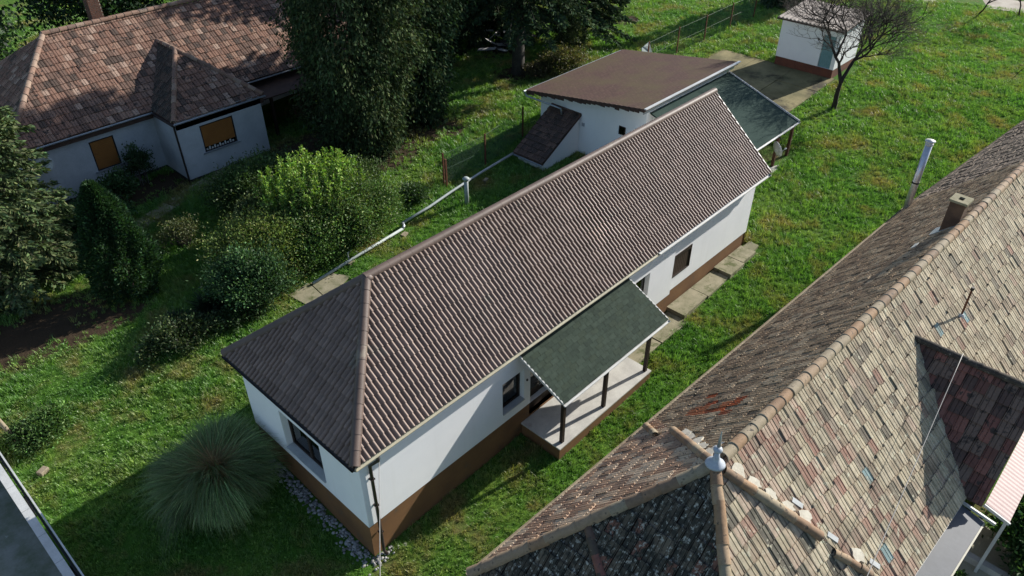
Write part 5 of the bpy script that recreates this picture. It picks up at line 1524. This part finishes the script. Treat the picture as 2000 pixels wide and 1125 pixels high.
# its neighbours
bush("autumn_shrub", 5.7, 14.5, 1.9, 2.0, 2.7, 32000, .11, [(0.114, 0.174, 0.043), (0.144, 0.192, 0.05), (0.09, 0.144, 0.038), (0.18, 0.21, 0.066)], "yellow olive shrub left of the bright shrub", clump=(120, .28), stems=14)
bush("dark_shrub", 8.6, 19.6, 2.5, 1.7, 2.2, 22000, .13, [(.04, .08, .024), (.052, .095, .028), (.065, .105, .035)], "wide dark green shrub in front of the bay window", clump=(90, .30), stems=10)
bush("green_shrub", 7.2, 13.5, 1.6, 1.2, 2.0, 17000, .12, [(0.077, 0.154, 0.042), (0.098, 0.182, 0.05), (0.063, 0.119, 0.036)], "mid green shrub filling the row near the drain pipe end", clump=(80, .26), stems=10)
bush("green_shrub", 10.9, 13.7, 1.5, 1.1, 1.8, 14000, .12, [(0.084, 0.161, 0.042), (0.112, 0.189, 0.053), (0.063, 0.126, 0.039)], "mid green shrub under the bright shoots beside the pipe", clump=(70, .26), stems=10)
bush("dark_shrub", 4.1, 12.9, 1.5, 1.2, 2.5, 17000, .12, [(0.043, 0.093, 0.034), (0.06, 0.116, 0.043), (0.031, 0.071, 0.031)], "dark bush at the near end of the shrub row", clump=(80, .26))
bush("dark_shrub", 11.8, 16.5, 1.6, 1.2, 1.9, 10000, .12, [(0.056, 0.098, 0.031), (0.077, 0.119, 0.042), (0.049, 0.084, 0.028)], "dull green shrub at the far end of the shrub row", clump=(55, .26))
bush("flowering_shrub", 7.3, 17.0, 1.3, 1.0, 2.0, 9000, .12, [(.08, .115, .04), (.10, .13, .045), (.06, .09, .033)], "dusty olive shrub behind the yellow olive shrub", clump=(50, .24))
bush("small_shrub", 13.5, 13.9, .62, .55, .95, 3600, .11, [(.035, .075, .03), (.05, .095, .035), (.06, .10, .04)], "small round bush between shrub row and fence post", clump=(24, .16))
bush("rose_bush", 5.5, 25.7, .75, .4, 2.3, 2600, .13, [(.03, .06, .025), (.04, .07, .03)], "thin rose bush against the old house wall", clump=(26, .15), hollow=.2)
bush("rose_bush", 3.7, 24.6, .9, .6, 1.9, 4200, .14, [(.03, .07, .025), (.045, .085, .03)], "leafy rose bush under the narrow orange shutter", clump=(34, .18), hollow=.3)
bush("laurel_bush", 2.1, 22.9, 1.2, 1.0, 1.9, 9000, .14, [(.03, .08, .028), (.045, .10, .035), (.025, .06, .022)], "glossy green bush between spruce and old house wall", clump=(50, .24))
bush("thin_shrub", 4.1, 18.9, .8, .7, 1.5, 1900, .11, [(.08, .10, .04), (.10, .11, .05)], "sparse pale shrub on the lawn behind the dark column", clump=(26, .2), stems=22, hollow=.2)
for (x, y, lab, hh) in ((2.5, 13.6, "spiky dark yucca below the yellow olive shrub", .95), (1.1, 13.5, "spiky dark yucca nearest the boundary path", .8), (2.0, 12.6, "spiky small yucca at the front of the shrub row", .65)):
    zb = gz(x, y); t = thing("yucca_plant", (x, y, zb), lab, "plant"); n = 420
    D = rand_dirs(n, .35); D[:, 2] = np.abs(D[:, 2]); P = np.array([x, y, zb + .12]) + rng.normal(0, .07, (n, 3)) + D * .05
    leaves_mesh("foliage", P, D, hh * rng.uniform(.6, 1.1, n), .05, mixcol(n, [(.025, .045, .024), (.035, .055, .03)]), 'blade', t)
bush("low_shrub", .6, 12.5, 1.4, .7, 1.1, 6500, .12, [(.03, .06, .024), (.045, .075, .03), (.06, .08, .03)], "low weedy shrub in the shade by the brown soil", clump=(30, .2))
bush("low_shrub", 3.2, 12.2, 1.3, .5, .6, 3600, .11, [(.035, .07, .026), (.05, .085, .03)], "low weeds along the shrub row foot", clump=(30, .18))
bush("low_shrub", -5.0, 11.7, .75, .55, .8, 3600, .12, [(.05, .10, .028), (.07, .13, .035)], "fresh green weeds around the leaning pole foot", clump=(26, .16))
bush("low_shrub", -4.3, 12.0, .6, .5, .7, 3000, .12, [(.06, .12, .03), (.08, .15, .04)], "fresh green bush right of the leaning pole", clump=(22, .15))
bush("dry_shrub", 31.0, 18.9, 1.6, 1.2, 1.3, 8000, .14, [(.10, .10, .04), (.13, .11, .05), (.07, .085, .03)], "dry yellowish bush at the thick spruce trunk", clump=(50, .28), stems=18)
bush("dry_shrub", 33.4, 20.5, .9, .9, 2.6, 5200, .14, [(.06, .085, .035), (.08, .10, .04)], "upright pale bush between the two conifer trunks", clump=(40, .24), stems=14)
bush("dry_shrub", 29.2, 19.6, .7, .6, .9, 2400, .13, [(.06, .06, .035), (.08, .07, .04)], "tangled dry weeds at the spruce trunk foot", clump=(20, .2), stems=20)
bush("climbing_plant", 16.5, 24.8, 2.2, .5, 2.6, 6000, .14, [(.05, .055, .025), (.08, .06, .03), (.10, .05, .028)], "reddish creeper hanging from the old house porch", clump=(50, .25))
bush("garden_bush", 13.2, -13.8, 1.2, .9, 1.6, 9000, .15, [(.045, .10, .028), (.06, .13, .035), (.035, .08, .024)], "leafy green bush in the farmhouse yard corner", clump=(50, .24))
bush("garden_bush", 11.7, -14.6, 1.1, .9, 1.3, 7000, .14, [(.04, .09, .026), (.055, .115, .032)], "lower green bush at the bottom right corner", clump=(40, .22))
for x, y, lab in ((9.0, -12.3, "weed tuft at the middle of the grey lean-to edge"), (9.9, -12.35, "weed tuft near the upper end of the grey lean-to"), (8.3, -12.35, "weed tuft nearest the bottom edge by the grey lean-to"), (10.4, -12.6, "weed tuft in the yard off the lean-to corner")):
    bush("wall_weed", x, y, .22, .16, .32, 420, .10, [(.045, .095, .03), (.06, .115, .035)], lab, "weed", clump=(8, .07), stems=2, group="weeds along the grey lean-to")

# pampas grass clump
zb = gz(-1.85, 5.15); t = thing("pampas_clump", (-1.85, 5.15, zb), "large round pampas grass clump in front of the white house", "ornamental grass")
def arcs(n, r0, Lr, spread, colr, w=.022, seg=4, az=None):
    an = rng.uniform(0, 6.283, n) if az is None else az + rng.normal(0, .2, n); el = rng.uniform(*spread, n)
    b_ = np.stack([np.cos(an) * r0 * rng.random(n), np.sin(an) * r0 * rng.random(n), np.zeros(n)], 1)
    Ln = rng.uniform(*Lr, n); dro = rng.uniform(.65, 1.25, n)
    V = []
    hx, hy = np.cos(an), np.sin(an)
    tw = rng.normal(0, .25, n); sx, sy = -np.sin(an + tw), np.cos(an + tw)
    for k in range(seg + 1):
        s_ = k / seg
        e = el - s_ ** 2.6 * 2.35 * dro * (1 - .25 * np.sin(el))
        # integrate roughly
        if k == 0: pos = b_.copy()
        else:
            st = Ln / seg
            pos = pos + np.stack([hx * np.cos(e) * st, hy * np.cos(e) * st, np.sin(e) * st], 1)
        wd = w * (1 - s_ * .92)
        V.append(np.stack([pos + np.stack([sx, sy, 0 * sx], 1) * wd, pos - np.stack([sx, sy, 0 * sx], 1) * wd], 1))
    V = np.stack(V, 1).reshape(n, -1, 3)          # n,(seg+1)*2,3
    m = (seg + 1) * 2; idx = np.arange(n)[:, None] * m
    F = np.concatenate([idx + np.array([[2 * k, 2 * k + 1, 2 * k + 3, 2 * k + 2]]) for k in range(seg)], 0)
    V = V.reshape(-1, 3); V[:, 2] = np.maximum(V[:, 2], .03 + .02 * rng.random(len(V)))
    return V, F, np.repeat(mixcol(n, colr, .22), m, axis=0)
PAC = [(.115, .185, .065), (.15, .22, .078), (.09, .145, .052), (.22, .27, .12)]
parts_ = [arcs(4200, .62, (1.2, 2.5), (1.0, 1.75), PAC, .015, 7)]
for k in range(90):                       # locks of blades falling together
    an = rng.uniform(0, 6.283); el = rng.uniform(.75, 1.4); lf = rng.uniform(.62, 1.12)
    Vk, Fk, Ck = arcs(125, .2, (1.55 * lf, 2.65 * lf), (el, el + .2), PAC, .016, 7, an)
    a2 = an + rng.normal(0, .7); Vk[:, 0] += .42 * math.cos(a2) * rng.random(); Vk[:, 1] += .42 * math.sin(a2) * rng.random()
    sw = rng.normal(0, .12); rr_ = np.hypot(Vk[:, 0], Vk[:, 1]); Vk[:, 0] -= math.sin(an) * sw * rr_ ** 2; Vk[:, 1] += math.cos(an) * sw * rr_ ** 2
    parts_.append((Vk, Fk, Ck * math.exp(rng.normal(0, .35))))
o_ = 0; VV, FF, CC_ = [], [], []
for a, b_, c in parts_:
    VV.append(a); FF.append(b_ + o_); CC_.append(c); o_ += len(a)
mesh_obj("blades", arr_mesh("blades", np.concatenate(VV), np.concatenate(FF), np.concatenate(CC_)), 'blade', t)
V, F, C_ = arcs(3400, .6, (1.3, 2.15), (1.2, 2.1), [(.26, .165, .07), (.20, .13, .06), (.32, .22, .10)], .012, 5)
mesh_obj("dry_blades", arr_mesh("dry_blades", V, F, C_), 'blade', t)
# fruit tree without leaves
def bare_tree(name, cu, cv, h, label, levels, r0, spread=.5, fork=(3, 4), seed=1, first=.28, trunk_lean=(0.1, .05), twl=1.0):
    rs = np.random.default_rng(seed); zb = gz(cu, cv); t = thing(name, (cu, cv, zb), label, "tree")
    trunk, fine = MB(), [[], []]
    def grow(P, d, ln, r_, lv):
        n = 3 if lv >= levels - 1 else 4
        pts = [P]; dd = d
        for i in range(n):
            dd = unit(dd + rs.normal(0, .16, 3) + np.array([0, 0, .05 if lv > 0 else 0])); pts.append(pts[-1] + dd * ln / n)
        rr = [r_ * (1 - .38 * i / n) for i in range(n + 1)]
        if r_ > .012: trunk.tube(pts, rr, 7 if r_ > .05 else 4, cap=False)
        else:
            for i in range(n): fine[0].append((pts[i], pts[i + 1], rr[i]))
        if lv >= levels: return
        kids = rs.integers(fork[0], fork[1] + 1)
        for k in range(kids):
            f = 1.0 if k < 2 else rs.uniform(.35, .95)
            Q = pts[min(n, int(round(f * n)))]
            ax = rs.normal(size=3); ax -= (ax @ dd) * dd; ax = unit(ax)
            sp = spread * rs.uniform(.6, 1.4) * (1.3 if k >= 2 else 1)
            nd = unit(dd * math.cos(sp) + ax * math.sin(sp))
            if nd[2] < -.15: nd[2] *= -.3; nd = unit(nd)
            grow(Q, nd, ln * rs.uniform(.68, .98), r_ * (.70 if k < 2 else .52), lv + 1)
    grow(np.array([cu, cv, zb - .1]), unit((trunk_lean[0], trunk_lean[1], 1)), h * first, r0, 0)
    trunk.build("trunk", 'bark', t, True)
    S = fine[0]; A_ = np.array([s_[0] for s_ in S]); B_ = np.array([s_[1] for s_ in S]); rr = np.array([s_[2] for s_ in S])[:, None] * twl
    d = B_ - A_; d /= np.linalg.norm(d, axis=1)[:, None] + 1e-9
    a = np.cross(d, rs.normal(size=d.shape)); a /= np.linalg.norm(a, axis=1)[:, None]; b_ = np.cross(d, a)
    ring = [(math.cos(k * 2.0944), math.sin(k * 2.0944)) for k in range(3)]
    V = np.stack([A_ + (a * c + b_ * s_) * rr for c, s_ in ring] + [B_ + (a * c + b_ * s_) * rr * .75 for c, s_ in ring], 1).reshape(-1, 3) - wloc(t)
    idx = np.arange(len(S))[:, None] * 6
    F = np.concatenate([idx + np.array([[k, (k + 1) % 3, 3 + (k + 1) % 3, 3 + k]]) for k in range(3)], 0)
    o = mesh_obj("twigs", arr_mesh("twigs", V, F), 'twig', t); o["kind"] = "stuff"
    return t
bare_tree("fruit_tree", 36.9, 3.2, 10.4, "bare fruit tree with fine twigs in front of the white shed", 8, .17, .54, (2, 4), 5, .17, (-.03, .08), 1.15)
bare_tree("young_tree", 49.5, -3.1, 2.6, "thin young tree alone in the meadow at the right edge", 4, .03, .4, (2, 3), 3, .45)
bare_tree("young_tree", 61.1, 2.6, 5.0, "bare young tree near the dirt road at the top right", 6, .07, .45, (2, 3), 8, .25)
bare_tree("young_tree", 63.4, .3, 5.0, "bare young tree in the extreme top right corner", 6, .07, .45, (2, 3), 11, .25)
bare_tree("bare_shrub", 52.0, 10.8, 4.0, "leafless pale shrub behind the white shed roof", 6, .06, .5, (2, 3), 21, .2)
bare_tree("bare_shrub", 47.5, 10.9, 3.2, "leafless shrub left of the white shed", 6, .05, .5, (2, 3), 23, .2)

# ================================================================== LAWN: tufts spread over the ground
def tuft(n, hmin, hmax, w, spread, r0, broad=False):
    V, F = [], []
    for i in range(n):
        a = rng.uniform(0, 6.283); r_ = r0 * math.sqrt(rng.random()); x, y = r_ * math.cos(a), r_ * math.sin(a)
        b_ = rng.uniform(0, 6.283); h_ = rng.uniform(hmin, hmax); ln = rng.uniform(*spread) * h_
        dx, dy = math.cos(b_) * ln, math.sin(b_) * ln; sx, sy = -math.sin(b_) * w, math.cos(b_) * w
        k = len(V)
        if broad:
            V += [(x, y, -.01), (x + dx * .55 + sx, y + dy * .55 + sy, h_ * .8), (x + dx, y + dy, h_), (x + dx * .55 - sx, y + dy * .55 - sy, h_ * .8)]
            F.append((k, k + 1, k + 2, k + 3))
        else:
            V += [(x - sx, y - sy, -.01), (x + sx, y + sy, -.01), (x + dx * .45 + sx * .7, y + dy * .45 + sy * .7, h_ * .62), (x + dx * .45 - sx * .7, y + dy * .45 - sy * .7, h_ * .62)]
            F.append((k, k + 1, k + 2, k + 3))
            V.append((x + dx, y + dy, h_)); F.append((k + 3, k + 2, k + 4))
    return V, F
def inside(u, v, rects):
    m = np.zeros(len(u), bool)
    for a, b_, c, d in rects: m |= (u > a) & (u < b_) & (v > c) & (v < d)
    return m
FOOT = [(-.05, 21.3, -.0, 5.9), (6.3, 11.45, -1.7, 0), (11.5, 21.5, -.85, .2), (22.7, 30.3, 6.9, 13.8), (22.8, 30.4, 2.2, 7), (20, 22.9, 11, 12.9), (30.6, 40.7, 4.7, 12.8), (40.5, 44, 4.5, 9.1),
        (.8, 12, 26.4, 36), (7.1, 11.9, 23.95, 27), (11.9, 26, 26.5, 36), (.7, 26, -12.5, -4.5), (26, 50, -13, -5.6), (-20, -6.1, -40, 60), (4, 22, -22, -11.2), (5.2, 7.6, 10.6, 12.1), (-.5, .4, -.5, 5.4)]
def lawn():
    N = 900000
    u = rng.uniform(-7, 80, N); v = rng.uniform(-12, 62, N)
    z = zg(u, v)
    P = np.stack([u, v, z], 1)
    keep = in_frame(P, 30) & ~inside(u, v, FOOT) & (u < 60.6 - (v - 9) * .56)
    d = np.linalg.norm(P - CAM, axis=1)
    keep &= rng.random(N) < np.clip((24.0 / d) ** 1.1, .18, 1)
    soil = np.zeros(N)
    for (cu, cv, ru, rv, s_) in SOIL:
        soil = np.maximum(soil, s_ * np.clip(1.35 - np.hypot((u - cu) / ru, (v - cv) / rv), 0, 1))
    keep &= rng.random(N) > soil * 1.05
    P = P[keep]; n = len(P); d = d[keep]
    var = rng.choice(3, n, p=[.60, .28, .12]).astype(np.int32)
    patch = .5 + .5 * np.sin(P[:, 0] * .9 + 1.7 * np.sin(P[:, 1] * .53)) * np.sin(P[:, 1] * 1.1 + 1.4 * np.sin(P[:, 0] * .61))
    sc = (.50 + .6 * rng.random(n)) * (.75 + .55 * patch) * np.clip(d / 26, .85, 1.6)
    protos = [tuft(12, .06, .15, .007, (.3, 1.1), .10), tuft(9, .03, .08, .026, (.6, 1.5), .09, True), tuft(14, .10, .24, .008, (.2, .8), .09)]
    V = [tuple(p) for p in P]; F = []; k_ = [0] * n
    allV = [P]; off_ = n
    kind = [np.zeros(n, np.int32)]
    for i, (pv, pf) in enumerate(protos):
        allV.append(np.array(pv)); F += [tuple(q2 + off_ for q2 in f) for f in pf]; off_ += len(pv); kind.append(np.full(len(pv), i + 1, np.int32))
    V = np.concatenate(allV); kind = np.concatenate(kind)
    me = bpy.data.meshes.new("lawn_grass"); 
    me.from_pydata(V.astype(float).tolist(), [], F)
    tot = len(V)
    def at(nm, ty, arr, key="value"):
        a = me.attributes.new(nm, ty, 'POINT'); a.data.foreach_set(key, np.ascontiguousarray(arr).ravel())
    at("kind", 'INT', kind)
    vv = np.zeros(tot, np.int32); vv[:n] = var; at("variant", 'INT', vv)
    ss = np.zeros(tot, np.float32); ss[:n] = sc; at("size", 'FLOAT', ss)
    rr = np.zeros(tot, np.float32); rr[:n] = rng.uniform(0, 6.283, n); at("turn", 'FLOAT', rr)
    me.materials.append(M['grass'])
    o = bpy.data.objects.new("lawn_grass", me); link(o, None, "short green lawn grass and weeds", None, None, "stuff")
    ng = bpy.data.node_groups.new("scatter tufts", 'GeometryNodeTree')
    ng.interface.new_socket("Geometry", in_out='INPUT', socket_type='NodeSocketGeometry')
    ng.interface.new_socket("Geometry", in_out='OUTPUT', socket_type='NodeSocketGeometry')
    N_, Lk = ng.nodes, ng.links
    gi, go = N_.new("NodeGroupInput"), N_.new("NodeGroupOutput")
    def named(nm, ty):
        a = N_.new("GeometryNodeInputNamedAttribute"); a.data_type = ty; a.inputs["Name"].default_value = nm
        return a.outputs["Attribute"]
    def eq(sock, val):
        c = N_.new("FunctionNodeCompare"); c.data_type = 'INT'; c.operation = 'EQUAL'
        Lk.new(sock, c.inputs[2]); c.inputs[3].default_value = val
        return c.outputs[0]
    def sep(geo, sel):
        s_ = N_.new("GeometryNodeSeparateGeometry"); s_.domain = 'POINT'
        Lk.new(geo, s_.inputs[0]); Lk.new(sel, s_.inputs[1]); return s_.outputs[0]
    kd = named("kind", 'INT'); va = named("variant", 'INT'); sz = named("size", 'FLOAT'); tn = named("turn", 'FLOAT')
    pts_ = sep(gi.outputs[0], eq(kd, 0))
    cx = N_.new("ShaderNodeCombineXYZ"); Lk.new(tn, cx.inputs[2])
    jn = N_.new("GeometryNodeJoinGeometry")
    for i in range(3):
        ip = N_.new("GeometryNodeInstanceOnPoints")
        Lk.new(pts_, ip.inputs["Points"]); Lk.new(eq(va, i), ip.inputs["Selection"]); Lk.new(sep(gi.outputs[0], eq(kd, i + 1)), ip.inputs["Instance"])
        Lk.new(cx.outputs[0], ip.inputs["Rotation"]); Lk.new(sz, ip.inputs["Scale"])
        Lk.new(ip.outputs[0], jn.inputs[0])
    Lk.new(jn.outputs[0], go.inputs[0])
    md = o.modifiers.new("scatter", 'NODES'); md.node_group = ng
    return n
NT = lawn()
